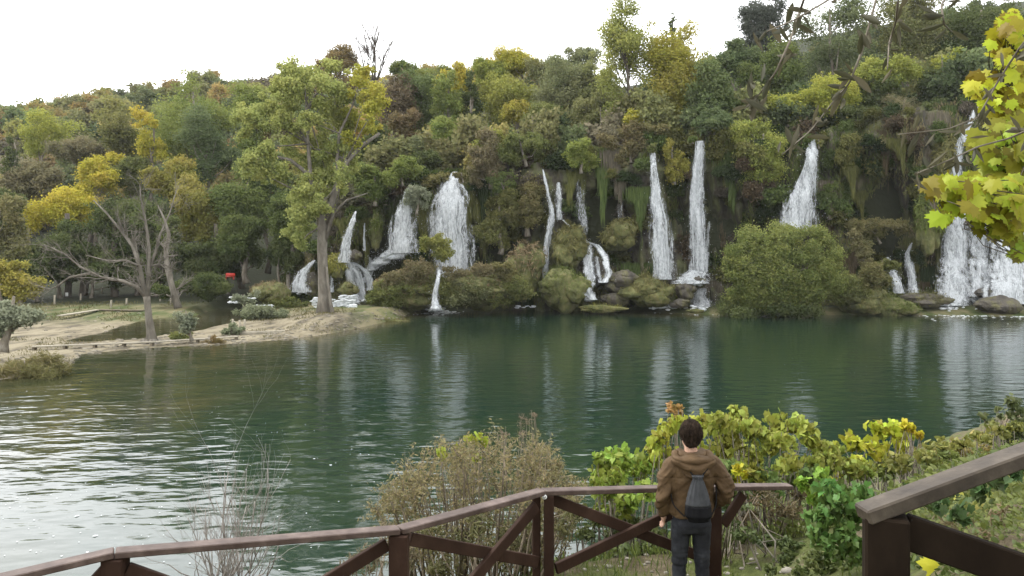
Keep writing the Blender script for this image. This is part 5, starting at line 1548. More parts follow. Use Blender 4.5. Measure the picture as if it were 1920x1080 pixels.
def man():
    Y = 6.87
    fx = (1296 - CX) / FPX * Y
    fz = CZ - (790 - HZ) / FPX * Y - 1.80
    O = np.array((fx, Y, fz))
    root = None
    skin = noise_mat('skin', [(.3, (.36, .21, .15)), (.6, (.46, .29, .21))], 14, rough=.55)
    # one continuous body
    body = MB()
    A = lambda *p: O + np.array(p, float)
    rg = np.random.default_rng(1)
    blob(body, rg, A(-.005, .0, 1.688), 1, (.076, .095, .112), 24, 18, 0)            # skull
    blob(body, rg, A(-.012, .035, 1.625), 1, (.060, .068, .078), 20, 14, 0)          # jaw
    blob(body, rg, A(-.018, .104, 1.655), 1, (.013, .022, .024), 10, 8, 0)           # nose
    blob(body, rg, A(-.018, .094, 1.615), 1, (.026, .012, .010), 10, 8, 0)           # lips
    for s in (-1, 1):
        blob(body, rg, A(s * .032 - .016, .088, 1.69), 1, (.015, .010, .010), 8, 6, 0)   # lids
        blob(body, rg, A(s * .078 - .004, -.002, 1.668), 1, (.012, .022, .034), 10, 8, 0)    # ears
    limb_tube(body, [A(0, -.005, 1.44), A(-.002, .0, 1.53), A(-.005, .005, 1.62)], [.068, .058, .056])
    loft(body, [(*A(0, 0, .90), .15, .11), (*A(0, 0, 1.05), .14, .10), (*A(0, 0, 1.25), .16, .11), (*A(0, 0, 1.40), .17, .10), (*A(0, 0, 1.48), .09, .075)])
    ARM = {-1: [A(-.185, .0, 1.42), A(-.262, -.055, 1.18), A(-.238, .045, .985)], 1: [A(.185, .0, 1.42), A(.318, -.06, 1.20), A(.232, .13, 1.035)]}
    for s in (-1, 1):
        sh, el, wr = ARM[s]
        limb_tube(body, [sh, el, wr], [.050, .042, .028])
        d = norm(wr - el)
        hd = norm(d + (0, 0, -.35) if s < 0 else d + (-.35, .5, -.1))
        palm = wr + hd * .05
        side = norm(np.cross(hd, (0, 1, 0) if s < 0 else (0, 0, 1)))
        blob(body, rg, palm, 1, (.026, .042, .052) if s < 0 else (.045, .05, .028), 12, 8, 0)
        across = np.array((0, 1.0, 0)) if s < 0 else np.array((0, 0, 1.0))
        across = norm(across - hd * np.dot(across, hd))
        curl = norm(np.cross(across, hd)) * (1 if s < 0 else -1)
        for f, (off, ln) in enumerate([(-.030, .062), (-.010, .072), (.010, .068), (.029, .054)]):
            k = palm + across * off + hd * .035
            limb_tube(body, [k, k + hd * ln * .45, k + hd * ln * .8 + curl * ln * .22, k + hd * ln * .95 + curl * ln * .5], [.0105, .0098, .009, .0078], 8)
        k = palm + across * .036 - hd * .01
        limb_tube(body, [k, k + hd * .028 + across * .022, k + hd * .055 + across * .022], [.013, .011, .009], 8)
    LEG = {-1: [A(-.085, 0, .93), A(-.105, .02, .50), A(-.10, -.01, .10)], 1: [A(.085, 0, .93), A(.10, .02, .50), A(.105, -.01, .10)]}
    for s in (-1, 1):
        limb_tube(body, LEG[s], [.085, .055, .04])
        limb_tube(body, [LEG[s][2] + (0, -.03, -.045), LEG[s][2] + (s * .015, .13, -.06)], [.04, .036])
    root = thing('person', 'man seen from behind in a brown hooded jacket and dark jeans at the railing', 'person', O)
    remesh(body, .0075, 3, 'body', skin, root)
    # hair
    hb = MB()
    blob(hb, rg, A(-.005, -.012, 1.712), 1, (.085, .102, .106), 40, 28, .05, 5)
    blob(hb, rg, A(-.004, -.045, 1.648), 1, (.074, .066, .072), 24, 18, .05, 5)
    o_off = 3.3
    hair = MB()
    for V in hb.V:
        pass
    hair = hb
    hm = noise_mat('brown_hair', [(.35, (.010, .007, .005)), (.5, (.024, .016, .011)), (.68, (.055, .037, .026))], 26, (1.6, 1.6, .5), .85, .8, 60, spec=.08, bdist=.012)
    remesh(hair, .008, 2, 'hair', hm, root, lambda V: (fbm(V[:, 0] * 55, V[:, 1] * 40, V[:, 2] * 18, 3) - .5) * .040)
    hl = MB()
    n = 5200
    u = norm(rg.normal(size=(n, 3))); u[:, 2] = np.abs(u[:, 2]) * 1.2 - .45; u = norm(u)
    low_ = u[:, 2] < -.15
    u[low_, 1] = -np.abs(u[low_, 1]); u = norm(u)
    C = A(-.005, -.016, 1.70) + u * (.089, .104, .108) * rg.uniform(.97, 1.16, (n, 1))
    dirs = np.stack([u[:, 0] * .4 + rg.normal(size=n) * .35, -.3 + u[:, 1] * .3 + rg.normal(size=n) * .3, -1 + .9 * np.clip(u[:, 2], 0, 1) + rg.normal(size=n) * .3], -1)
    leaves(hl, C, u + rg.normal(size=(n, 3)) * .3, rg.uniform(.025, .058, n), rg, (DIAMOND[0] * (.12, 1, .5), DIAMOND[1]), None, along=dirs, roll=.5)
    hl.build('hair', hm, root, smooth=False)
    # jacket
    jb = MB()
    loft(jb, [(*A(0, .005, .965), .186, .128), (*A(0, .005, 1.0), .192, .132), (*A(0, 0, 1.12), .188, .128), (*A(0, 0, 1.25), .197, .132), (*A(0, -.002, 1.36), .213, .135), (*A(0, -.005, 1.43), .208, .122), (*A(0, -.01, 1.48), .15, .10), (*A(0, -.01, 1.535), .082, .08)], 32, 2.4)
    for s in (-1, 1):
        sh, el, wr = ARM[s]
        limb_tube(jb, [sh + (-s * .02, 0, .0), sh * .6 + el * .4 + (s * .012, 0, .01), el, el * .45 + wr * .55, wr], [.084, .074, .073, .068, .052])
    hd_ = MB()                                                                        # hood lying on the back
    blob(hd_, rg, A(.0, -.105, 1.462), 1, (.168, .078, .070), 30, 22, .10, 3)
    blob(hd_, rg, A(.012, -.130, 1.405), 1, (.118, .055, .085), 26, 18, .10, 3)
    for s in (-1, 1):
        limb_tube(hd_, [A(s * .05, -.15, 1.43), A(s * .155, -.11, 1.475), A(s * .150, -.01, 1.515), A(s * .085, .075, 1.505)], [.042, .045, .040, .028])
    for k in range(15):
        a = math.radians(-205 + 230 * k / 14)
        blob(jb, rg, A(math.cos(a) * .112, math.sin(a) * .098 + .008, 1.515 + .012 * math.sin(a)), .034, (1, 1, .9), 10, 8, 0)
    def wrinkle(V):
        v = V - O
        arm = np.clip((np.abs(v[:, 0]) - .17) / .06, 0, 1)
        w = (fbm(v[:, 0] * 6, v[:, 1] * 6, v[:, 2] * 15 + np.abs(v[:, 0]) * 14, 3) - .5) * (.032 + .034 * arm)
        w += (fbm(v[:, 0] * 22, v[:, 1] * 22, v[:, 2] * 26, 2) - .5) * .007
        seam = np.exp(-((v[:, 2] - 1.325) / .006) ** 2) + np.exp(-((np.abs(v[:, 0]) - .155) / .005) ** 2) * (v[:, 2] > 1.0) * (v[:, 1] < 0)
        return w - .006 * seam
    jm = noise_mat('brown_jacket', [(.3, (.050, .030, .014)), (.5, (.072, .044, .021)), (.7, (.10, .063, .031))], 6, rough=.8, bump=.35, bscale=26, bdist=.012)
    remesh(jb, .010, 2, 'jacket', jm, root, wrinkle)
    remesh(hd_, .009, 2, 'hood', jm, root, lambda V: (fbm((V[:, 0] - O[0]) * 7, V[:, 1] * 7, (V[:, 2] - O[2]) * 24, 3) - .5) * .032 - .010 * np.exp(-((V[:, 2] - O[2] - 1.448 - .25 * np.abs(V[:, 0] - O[0])) / .007) ** 2))
    # jeans
    tb = MB()
    loft(tb, [(*A(0, 0, .83), .148, .108), (*A(0, -.008, .90), .165, .122), (*A(0, 0, .99), .160, .112)], 28, 2.3)
    for s in (-1, 1):
        h, kn, an = LEG[s]
        limb_tube(tb, [h + (s * .003, -.005, -.03), h * .6 + kn * .4, kn, kn * .6 + an * .4 + (0, -.015, 0), an + (0, 0, -.02)], [.092, .082, .063, .058, .050])
    def wr2(V):
        v = V - O
        kz = np.exp(-((v[:, 2] - .58) / .12) ** 2) + .35
        return (fbm(v[:, 0] * 6, v[:, 1] * 6, v[:, 2] * 42, 3) - .5) * .016 * kz
    tm = noise_mat('charcoal_denim', [(.3, (.011, .0115, .014)), (.5, (.020, .021, .025)), (.7, (.036, .038, .044))], 9, (1, 1, 1), .85, .3, 60, bdist=.006)
    remesh(tb, .009, 2, 'jeans', tm, root, wr2)
    for s in (-1, 1):
        sb = MB(); an = LEG[s][2]
        limb_tube(sb, [an + (0, -.045, -.05), an + (s * .006, .04, -.05), an + (s * .02, .16, -.065)], [.05, .048, .042])
        remesh(sb, .009, 2, 'shoe', noise_mat('dark_shoe', [(.3, (.03, .03, .03)), (.6, (.06, .058, .055))], 6), root)
    # drawstring bag on his back
    bag = thing('drawstring_bag', 'grey and black drawstring bag slung on the back of the man', 'bag', A(.035, -.18, 1.0))
    g = noise_mat('grey_bag_cloth', [(.3, (.030, .031, .033)), (.6, (.055, .057, .060))], 12, rough=.9, bump=.3, bscale=60, bdist=.004, spec=.05)
    k_ = noise_mat('black_bag_cloth', [(.3, (.006, .006, .007)), (.6, (.013, .013, .014))], 12, rough=.8, spec=.05)
    def bagpart(z0, z1, mat, name, rows=14):
        mb = MB()
        z = np.linspace(z0, z1, rows); a = np.linspace(0, 2 * np.pi, 64, endpoint=False)
        wx = np.interp(z, [1.0, 1.03, 1.13, 1.22, 1.31, 1.345, 1.375], [.095, .128, .118, .092, .058, .040, .050])
        wy = np.interp(z, [1.0, 1.03, 1.13, 1.22, 1.31, 1.345, 1.375], [.045, .066, .062, .050, .036, .028, .034])
        am = np.interp(z, [1.0, 1.15, 1.3, 1.375], [.01, .03, .10, .20])
        pl = 1 + am[:, None] * np.sin(a * 11 + .6 * np.sin(a * 3))[None]
        V = np.stack([.012 + .93 * 0 - .01 * (z[:, None] - 1.2) + wx[:, None] * .92 * pl * np.cos(a), -.205 + wy[:, None] * pl * np.sin(a) + .10 * (z[:, None] - 1.2) * .3, np.repeat(z[:, None], 64, 1)], -1) + O
        i = np.arange(rows - 1)[:, None] * 64; j = np.arange(64)[None]; j2 = (j + 1) % 64
        mb.add(V.reshape(-1, 3), np.stack([i + j, i + j2, i + 64 + j2, i + 64 + j], -1).reshape(-1, 4))
        mb.F.append(np.array([list(range(64))[::-1]])); mb.F.append(np.array([list(range(64))]) + 64 * (rows - 1))
        mb.build(name, mat, bag)
    bagpart(1.12, 1.375, g, 'gathered_top', 18); bagpart(.985, 1.118, k_, 'black_base', 10)
    for s in (-1, 1):
        mb = MB(); limb_tube(mb, [A(.012 + s * .02, -.20, 1.35), A(.02 + s * .10, -.155, 1.44), A(s * .155, -.09, 1.475), A(s * .165, .02, 1.47)], [.006] * 4, 6); mb.build('cord', k_, bag)
        mb = MB(); limb_tube(mb, [A(.012 + s * .115, -.19, 1.02), A(s * .19, -.13, 1.10), A(s * .208, -.05, 1.26), A(s * .19, .05, 1.38)], [.006] * 4, 6); mb.build('cord', k_, bag)
man()

# ------------------------------------------------------------------ planting on the near bank
def near_shrub(label, clumps, Y, leaf, col, tmpl=FIG, seed=0, cover=.5, dY=.8, maxn=3000, droop=.35, name='shrub', cat='shrub', stems=True, stem_mat=None, stem_r=.012, mat=None, group=None, up=.25, two=None):
    rng = np.random.default_rng(900 + seed)
    x0 = np.mean([c[0] for c in clumps])
    b = P(x0, 0, Y); b[2] = float(HN(b[0], Y)) - .05
    root = thing(name, label, cat, b, group)
    cl = []
    for x, y, r in clumps:
        c = P(x, y, Y + rng.uniform(-dY, dY)); R = r / FPX * Y
        for _ in range(4):
            u = norm(rng.normal(size=3)) * rng.uniform(.2, .8)
            cl.append((c + u * R, R * rng.uniform(.4, .65)))
    ctr = np.mean([c for c, r in cl], 0)
    mb = MB()
    crown_mesh(mb, rng, ctr, 1, 1, 1.5, leaf, cover, clumps=cl, maxn=maxn, tmpl=tmpl, droop=.01 if tmpl is FIG else 0, up=0.0 if tmpl is FIG else up)
    mb.build('foliage', mat or (M_MAPLE if tmpl is FIG else M_NEARLEAF), root, smooth=False, col=C_[col] if isinstance(col, str) else col)
    if stems:
        tb = MB()
        for c, r in cl:
            s = b + rng.normal(size=3) * (.25, .2, 0); s[0] = s[0] * .4 + c[0] * .6; s[2] = float(HN(s[0], Y)) - .05
            add_tube(tb, [s, s * .5 + c * .5 + rng.normal(size=3) * .12, c + (0, 0, r * .6)], [stem_r, stem_r * .75, stem_r * .3], 5)
        tb.build('stem', stem_mat or M_BARK, root)
    return root
yl = (.34, .33, .035); gl = (.22, .26, .045); yg = (.29, .28, .04)
near_shrub('bright green big-leaved shrub left of the man', [(1130, 870, 30), (1165, 855, 34), (1195, 885, 34), (1150, 905, 38), (1215, 875, 26), (1120, 910, 24), (1180, 930, 34), (1140, 945, 26), (1215, 920, 24)], 9.6, .082, gl, seed=1, cover=.42, maxn=1300)
near_shrub('yellowish big-leaved shrub behind the head of the man', [(1235, 825, 28), (1262, 800, 26), (1225, 850, 26), (1255, 850, 30), (1310, 790, 24), (1300, 850, 26)], 9.8, .08, yg, seed=2, cover=.42, maxn=800)
near_shrub('orange-brown upright sprig rising behind the head of the man', [(1258, 765, 13), (1270, 775, 14), (1262, 790, 13), (1275, 762, 9)], 10.2, .045, (.30, .20, .06), OVAL, seed=3, cover=.7, dY=.15)
near_shrub('large spreading big-leaved shrub right of the man', [(1345, 790, 30), (1385, 775, 30), (1410, 800, 34), (1365, 830, 36), (1440, 830, 36), (1400, 850, 38), (1350, 870, 32), (1455, 790, 24), (1490, 800, 28), (1520, 815, 26), (1480, 845, 34), (1535, 840, 22), (1425, 885, 34), (1385, 895, 28), (1475, 880, 28)], 9.8, .082, (.25, .25, .045), seed=4, cover=.46, maxn=3400)
near_shrub('yellow patch of leaves low beside the elbow of the man', [(1375, 895, 14), (1395, 890, 12), (1380, 880, 10)], 8.9, .06, (.42, .38, .03), seed=5, cover=.7, dY=.2)
near_shrub('bright yellow-green big-leaved shrub at the right of the bank', [(1600, 825, 26), (1640, 810, 26), (1680, 805, 26), (1705, 812, 20), (1650, 845, 28), (1610, 860, 26), (1560, 850, 22), (1690, 835, 20), (1575, 880, 20)], 11.5, .12, yl, seed=6, cover=.42, maxn=800)
near_shrub('orange-tinged spray at the tip of the yellow-green shrub', [(1712, 803, 12), (1722, 815, 9), (1698, 798, 10)], 11.2, .085, (.42, .33, .03), seed=7, cover=.6, dY=.2)
near_shrub('leafy green vine heap left of the dark near railing', [(1560, 930, 40), (1590, 960, 40), (1540, 965, 36), (1580, 1000, 36), (1610, 930, 30), (1530, 1000, 30), (1600, 1030, 30), (1560, 1030, 28)], 6.6, .065, (.095, .145, .035), FIG, seed=8, cover=.6, maxn=3200, dY=.35, name='vine_heap', stems=False)
near_shrub('bright lime vine leaves topping the green heap', [(1555, 915, 22), (1530, 935, 18), (1580, 925, 16), (1505, 905, 18), (1545, 890, 16)], 7.0, .07, (.20, .28, .04), FIG, seed=9, cover=.5, maxn=420, dY=.25, name='vine_heap', stems=False)
near_shrub('tangled brown dry scrub behind the railing end', [(1440, 935, 34), (1480, 960, 36), (1410, 965, 28), (1500, 925, 26), (1460, 985, 30), (1440, 900, 20)], 9.0, .06, (.13, .105, .05), LANCE, seed=10, cover=.55, maxn=2600, name='dry_scrub', stem_mat=M_TWIG)
near_shrub('mixed green weeds under the brace of the railing end', [(1400, 1000, 26), (1440, 1020, 30), (1480, 1025, 28), (1375, 985, 20), (1420, 1045, 20), (1360, 955, 20), (1385, 950, 22)], 8.3, .055, (.085, .115, .04), OVAL, seed=11, cover=.5, maxn=2200, name='weeds', cat='weeds')
near_shrub('green bramble along the right bank below the yellow-green shrub', [(1620, 885, 26), (1660, 880, 28), (1700, 870, 28), (1740, 860, 28), (1780, 850, 24), (1590, 890, 22)], 10.5, .075, (.14, .175, .045), OVAL, seed=12, cover=.5, maxn=2600, name='bramble')
near_shrub('rust-tipped low shrub above the sloping handrail', [(1760, 845, 22), (1800, 838, 22), (1840, 828, 20), (1720, 850, 18)], 13, .085, (.20, .175, .05), OVAL, seed=13, cover=.5, maxn=1600)
near_shrub('thin sapling with sparse leaves above the near handrail', [(1845, 780, 12), (1860, 790, 12), (1875, 778, 10), (1868, 765, 8)], 14, .10, (.10, .12, .045), OVAL, seed=14, cover=.25, dY=.3, name='sapling')
near_shrub('dull green shrub at the right edge over the water', [(1900, 770, 24), (1925, 790, 26), (1910, 810, 24), (1880, 820, 18)], 16, .12, (.085, .105, .04), OVAL, seed=15, cover=.5, maxn=1600)
near_shrub('small pale yellow plant standing over the near handrail', [(1810, 1000 - 170, 10), (1835, 818, 10)], 12, .08, (.3, .26, .08), OVAL, seed=16, cover=.4, dY=.2)
near_shrub('dark ivy patch climbing the bank right of the near post', [(1770, 935, 24), (1800, 960, 22), (1830, 920, 22), (1870, 905, 20), (1900, 890, 16)], 4.6, .055, (.06, .09, .03), FIG, seed=17, cover=.35, maxn=700, dY=.15, name='ivy_patch', cat='ivy', stems=False)

near_shrub('green leafy undergrowth filling below the large spreading shrub', [(1340, 905, 26), (1375, 925, 28), (1410, 915, 28), (1450, 905, 28), (1490, 900, 28), (1520, 885, 26), (1545, 880, 24), (1360, 880, 24)], 9.3, .07, (.13, .165, .045), FIG, seed=30, cover=.5, maxn=2600, stems=False, name='undergrowth', dY=.4)
near_shrub('yellow-green leafy thicket between the two big-leaved shrubs', [(1540, 850, 26), (1560, 870, 26), (1590, 880, 28), (1530, 870, 24), (1625, 880, 26), (1575, 845, 18)], 9.6, .075, (.22, .23, .045), FIG, seed=31, cover=.5, maxn=1900, name='thicket', dY=.4)
near_shrub('low weeds at the edge of the bare path before the vine heap', [(1480, 1050, 26), (1520, 1060, 28), (1500, 1075, 24), (1560, 1070, 24), (1450, 1065, 20), (1600, 1075, 24)], 7.0, .045, (.10, .13, .04), OVAL, seed=32, cover=.5, maxn=2600, stems=False, name='weeds', cat='weeds', dY=.3)
near_shrub('dark bramble under the sloping handrail at the right', [(1740, 925, 26), (1780, 905, 26), (1820, 890, 26), (1860, 875, 24), (1900, 860, 22), (1700, 935, 22)], 6.2, .06, (.07, .10, .03), FIG, seed=33, cover=.5, maxn=2400, stems=False, name='bramble', dY=.4)
near_shrub('mixed yellow and green scrub above the sloping handrail', [(1690, 860, 24), (1730, 850, 24), (1765, 835, 22), (1800, 825, 22), (1840, 815, 20), (1880, 808, 20), (1900, 800, 20)], 9.0, .075, (.17, .18, .045), OVAL, seed=34, cover=.5, maxn=2600, stems=False, name='scrub', dY=.5)
near_shrub('brown dry bank growth right of the near brace', [(1800, 990, 30), (1850, 1010, 30), (1890, 1030, 30), (1760, 1010, 24), (1880, 970, 26)], 5.2, .045, (.14, .115, .055), LANCE, seed=35, cover=.35, maxn=2600, stems=False, name='dry_growth', dY=.2)

def dry_bush():
    rng = np.random.default_rng(55)
    Y = 9.3
    b = P(880, 1000, Y); b[2] = float(HN(b[0], Y))
    root = thing('dry_bush', 'wide feathery brown bush behind the middle of the railing', 'shrub', b)
    tb, mb = MB(), MB()
    tips = []
    for k in range(95):
        px = 700 + 390 * rng.random(); top = np.interp(px, [690, 760, 850, 900, 980, 1040, 1100], [965, 890, 845, 838, 840, 880, 930]) + rng.normal() * 14
        y0 = Y + rng.uniform(-1.3, 1.3)
        s = P(880 + (px - 880) * .7, 1090, y0)
        e = P(px, top, y0 + rng.normal() * .3)
        m = s * .45 + e * .55 + rng.normal(size=3) * .12 + (0, 0, .1)
        add_tube(tb, [s, m, e], [.011, .007, .003], 4)
        for j in range(12):
            t = rng.uniform(.15, 1.0)
            q = (s * (1 - t) + m * t) if rng.random() < .4 else (m * (1 - t) + e * t)
            d = norm(rng.normal(size=3) + (0, 0, .7))
            f = q + d * rng.uniform(.10, .34)
            add_tube(tb, [q, (q + f) / 2 + rng.normal(size=3) * .01, f], [.004, .003, .0015], 3)
            tips.append((q, f))
    tb.build('stem', M_TWIG, root)
    tp = np.array(tips)
    n = 21000
    i = rng.integers(0, len(tp), n); t = rng.random((n, 1))
    C = tp[i, 0] * (1 - t) + tp[i, 1] * t + rng.normal(size=(n, 3)) * .025
    leaves(mb, C, rng.normal(size=(n, 3)) + (0, -.2, .5), rng.uniform(.024, .066, n), rng, (DIAMOND[0] * (.5, 1, 1), DIAMOND[1]), None, along=tp[i, 1] - tp[i, 0])
    mb.build('foliage', M_NEARLEAF, root, smooth=False, col=(.20, .18, .08))
    # taller seed-head twigs
    near_shrub('sparse tall brown seed-head stalks above the feathery bush', [(985, 790, 16), (1000, 780, 10), (940, 815, 14), (975, 815, 12)], 9.6, .03, (.16, .12, .075), LANCE, seed=20, cover=.16, dY=.3, name='seed_stalks', cat='stalks', stem_mat=M_TWIG, stem_r=.008)
    near_shrub('few yellow-green leaves poking through the feathery bush', [(885, 825, 14), (905, 828, 10), (830, 850, 10), (895, 860, 10), (855, 840, 8)], 8.9, .085, (.27, .27, .035), FIG, seed=21, cover=.3, dY=.2, name='sprig', stem_r=.008)
    near_shrub('narrow-leaved green bush low behind the railing braces', [(800, 1000, 40), (860, 1020, 40), (900, 985, 36), (960, 1010, 40), (930, 1050, 36), (830, 1060, 40), (990, 970, 30), (1060, 985, 30), (1080, 950, 26)], 8.0, .07, (.13, .13, .05), LANCE, seed=22, cover=.5, maxn=4500, dY=.4, stem_mat=M_TWIG)
    near_shrub('dark dry undergrowth low behind the railing left of the middle post', [(720, 1000, 30), (700, 1050, 36), (760, 1050, 30), (660, 1065, 28), (640, 1085, 30), (745, 1010, 24)], 7.6, .06, (.12, .105, .055), LANCE, seed=23, cover=.4, maxn=2200, dY=.4, stem_mat=M_TWIG, name='dry_scrub')
    near_shrub('pale green low bush right of the middle post', [(1080, 960, 26), (1120, 975, 26), (1160, 965, 26), (1200, 985, 26), (1230, 1000, 22), (1150, 1000, 24), (1100, 1005, 20)], 9.3, .06, (.10, .125, .04), OVAL, seed=24, cover=.5, maxn=2600, dY=.4, name='weeds', cat='weeds')
dry_bush()
def bare_twigs():
    rng = np.random.default_rng(66)
    Y = 9.5
    b = P(420, 1130, Y)
    root = thing('twig_bush', 'leafless grey twig bush standing over the water behind the railing', 'shrub', b)
    tb = MB()
    M_G = noise_mat('grey_twig', [(.35, (.13, .115, .10)), (.65, (.26, .235, .21))], 4)
    for k in range(26):
        px = 420 + rng.normal() * 20
        s = P(px, 1125, Y + rng.normal() * .3)
        a = rng.normal() * .45
        d = np.array((a, rng.normal() * .2, 1.0))
        L_ = rng.uniform(.5, 1.35)
        if k < 3: d = np.array((.02 * k, 0, 1.0)); L_ = 1.5
        bare_branches(tb, rng, s, d, L_, .011, 2, .42, .25)
    tb.build('stem', M_G, root)
bare_twigs()

# low growth nobody could count
def ground_cover():
    rng = np.random.default_rng(12)
    n = 75000
    px = rng.uniform(1000, 2300, n); Y = rng.uniform(3.2, 26, n) ** 1.0
    x = (px - CX) / FPX * Y
    z = HN(x, Y)
    ny = nearY(px); eY = edgeY(px)
    k = fbm(x * .5, Y * .5, 6, 3)
    ok = (Y < ny) & ((Y > eY) | (px > 1640)) & (k > .36 + .08 * ((px > 1650) & (Y < 9)))
    x, Y, z, k = x[ok], Y[ok], z[ok], k[ok]
    n = len(x)
    C = np.stack([x, Y, z + rng.uniform(.01, .28, n) * (k - .2) * 2 * np.clip((Y - 2) / 5, .25, 1)], -1)
    mb = MB()
    leaves(mb, C, rng.normal(size=(n, 3)) * .6 + (0, -.3, .8), rng.uniform(.03, .085, n) * np.clip(Y / 7, .7, 1.5), rng, OVAL, np.clip(k * 1.6 - .4 + rng.normal(size=n) * .2, 0, 1))
    o = mb.build('ground_cover', M_NEARLEAF, col=(.085, .115, .028))
    tag(o, 'low leafy ground cover spreading over the right bank', 'ground cover', kind='stuff')
    mb = MB()
    n = 9000
    px = rng.uniform(820, 1700, n); Y = rng.uniform(5.8, 10.5, n)
    x = (px - CX) / FPX * Y
    k = fbm(x * 1.2, Y * 1.2, 9, 3)
    pst = np.exp(-((px - 1030) / 90) ** 2) + np.exp(-((px - 1365) / 30) ** 2) + .6 * (Y > 8.4)
    ok = (k * .8 + .35 * pst > .48)
    x, Y = x[ok], Y[ok]; n = len(x)
    ln = rng.uniform(.05, .20, n)
    C = np.stack([x, Y, HN(x, Y) + ln * .45], -1)
    leaves(mb, C, rng.normal(size=(n, 3)) * (1, 1, .2), ln, rng, (DIAMOND[0] * (.10, 1, 1), DIAMOND[1]), None, along=np.tile((0, 0, 1.), (n, 1)), roll=.9)
    o = mb.build('grass', M_NEARLEAF, smooth=False, col=(.11, .15, .035))
    tag(o, 'green grass blades at the feet of the railing posts', 'grass', kind='stuff')
    mb = MB()
    for _ in range(170):
        px = rng.uniform(1020, 1500); Y = rng.uniform(6.4, 9)
        x = (px - CX) / FPX * Y
        blob(mb, rng, (x, Y, float(HN(x, Y)) + .004), rng.uniform(.008, .032) * (1 + (rng.random() < .03)), (1.2, 1, .6), 7, 5, .35)
    tag(mb.build('gravel', noise_mat('pale_stone', [(.3, (.12, .105, .08)), (.6, (.27, .25, .21))], 6)), 'small pale stones strewn on the bare path', 'gravel', kind='stuff')
def shore_litter():
    rng = np.random.default_rng(15)
    n = 24000
    px = rng.uniform(-60, 790, n); Y = rng.uniform(50, 119, n)
    x = (px - CX) / FPX * Y
    z = H(x, Y)
    k = fbm(x * .22, Y * .12, 4, 4)
    ok = (z > .03) & (Y > shoreY(px)) & (k > np.where(Y > 96, .44, .57))
    x, Y, z, k = x[ok], Y[ok], z[ok], k[ok]; n = len(x)
    mb = MB(); ln = rng.uniform(.12, .42, n) * np.clip(Y / 90, .6, 1.2)
    leaves(mb, np.stack([x, Y, z + ln * .3], -1), rng.normal(size=(n, 3)) * (1, 1, .2), ln, rng, (DIAMOND[0] * (.35, 1, 1), DIAMOND[1]), np.clip(k * 2 - .6 + rng.normal(size=n) * .2, 0, 1), along=np.tile((0, 0, 1.), (n, 1)), roll=1.6)
    tag(mb.build('dry_grass', M_LEAF, smooth=False, col=(.115, .112, .05)), 'dry grass and litter scattered over the left shore', 'grass', kind='stuff')
    mb = MB()
    for _ in range(900):
        px = rng.uniform(-40, 800); Y = shoreY(px) + abs(rng.normal()) * 4 - .3 if rng.random() < .6 else rng.uniform(55, 112)
        x = (px - CX) / FPX * Y
        z = float(H(x, Y))
        if z < -.12: continue
        blob(mb, rng, (x, Y, z), rng.uniform(.05, .22), (1.4, 1, .55), 7, 5, .4)
    tag(mb.build('pebbles', noise_mat('shore_stone', [(.3, (.06, .052, .04)), (.6, (.19, .17, .13))], 1.5)), 'small stones along the edge of the left shore', 'stones', kind='stuff')
shore_litter()
ground_cover()
FL = [(1797, 935, 4.2, (.46, .42, .10), 'pale yellow fallen leaf lying left of two others on the right bank'), (1848, 938, 4.2, (.30, .27, .07), 'olive-yellow fallen leaf on the right bank, upper of the pair'), (1838, 957, 4.1, (.28, .24, .07), 'folded olive fallen leaf on the right bank, lower of the pair'), (1742, 1068, 3.3, (.50, .44, .04), 'bright yellow fallen leaf on the path beside the near post'), (1910, 898, 4.6, (.34, .33, .12), 'pale green fallen leaf under the handrail at the right edge')]
for k, (px, py, Y, col, lb) in enumerate(FL):
    rng = np.random.default_rng(k)
    # where the line of sight meets the bank
    for Yt in np.linspace(2.5, 9, 400):
        p = P(px, py, Yt)
        if p[2] <= float(HN(p[0], Yt)) + .03: break
    mb = MB(); leaves(mb, np.array([p + (0, -.02, .03)]), np.array([(rng.normal() * .2, -.75, .7)]), .20, rng, MAPLE, np.array([.5]), along=np.array([(rng.normal(), .3, .6)]))
    tag(mb.build('fallen_leaf', M_MAPLE, smooth=False, col=col), lb, 'leaf', 'fallen leaves on the right bank')

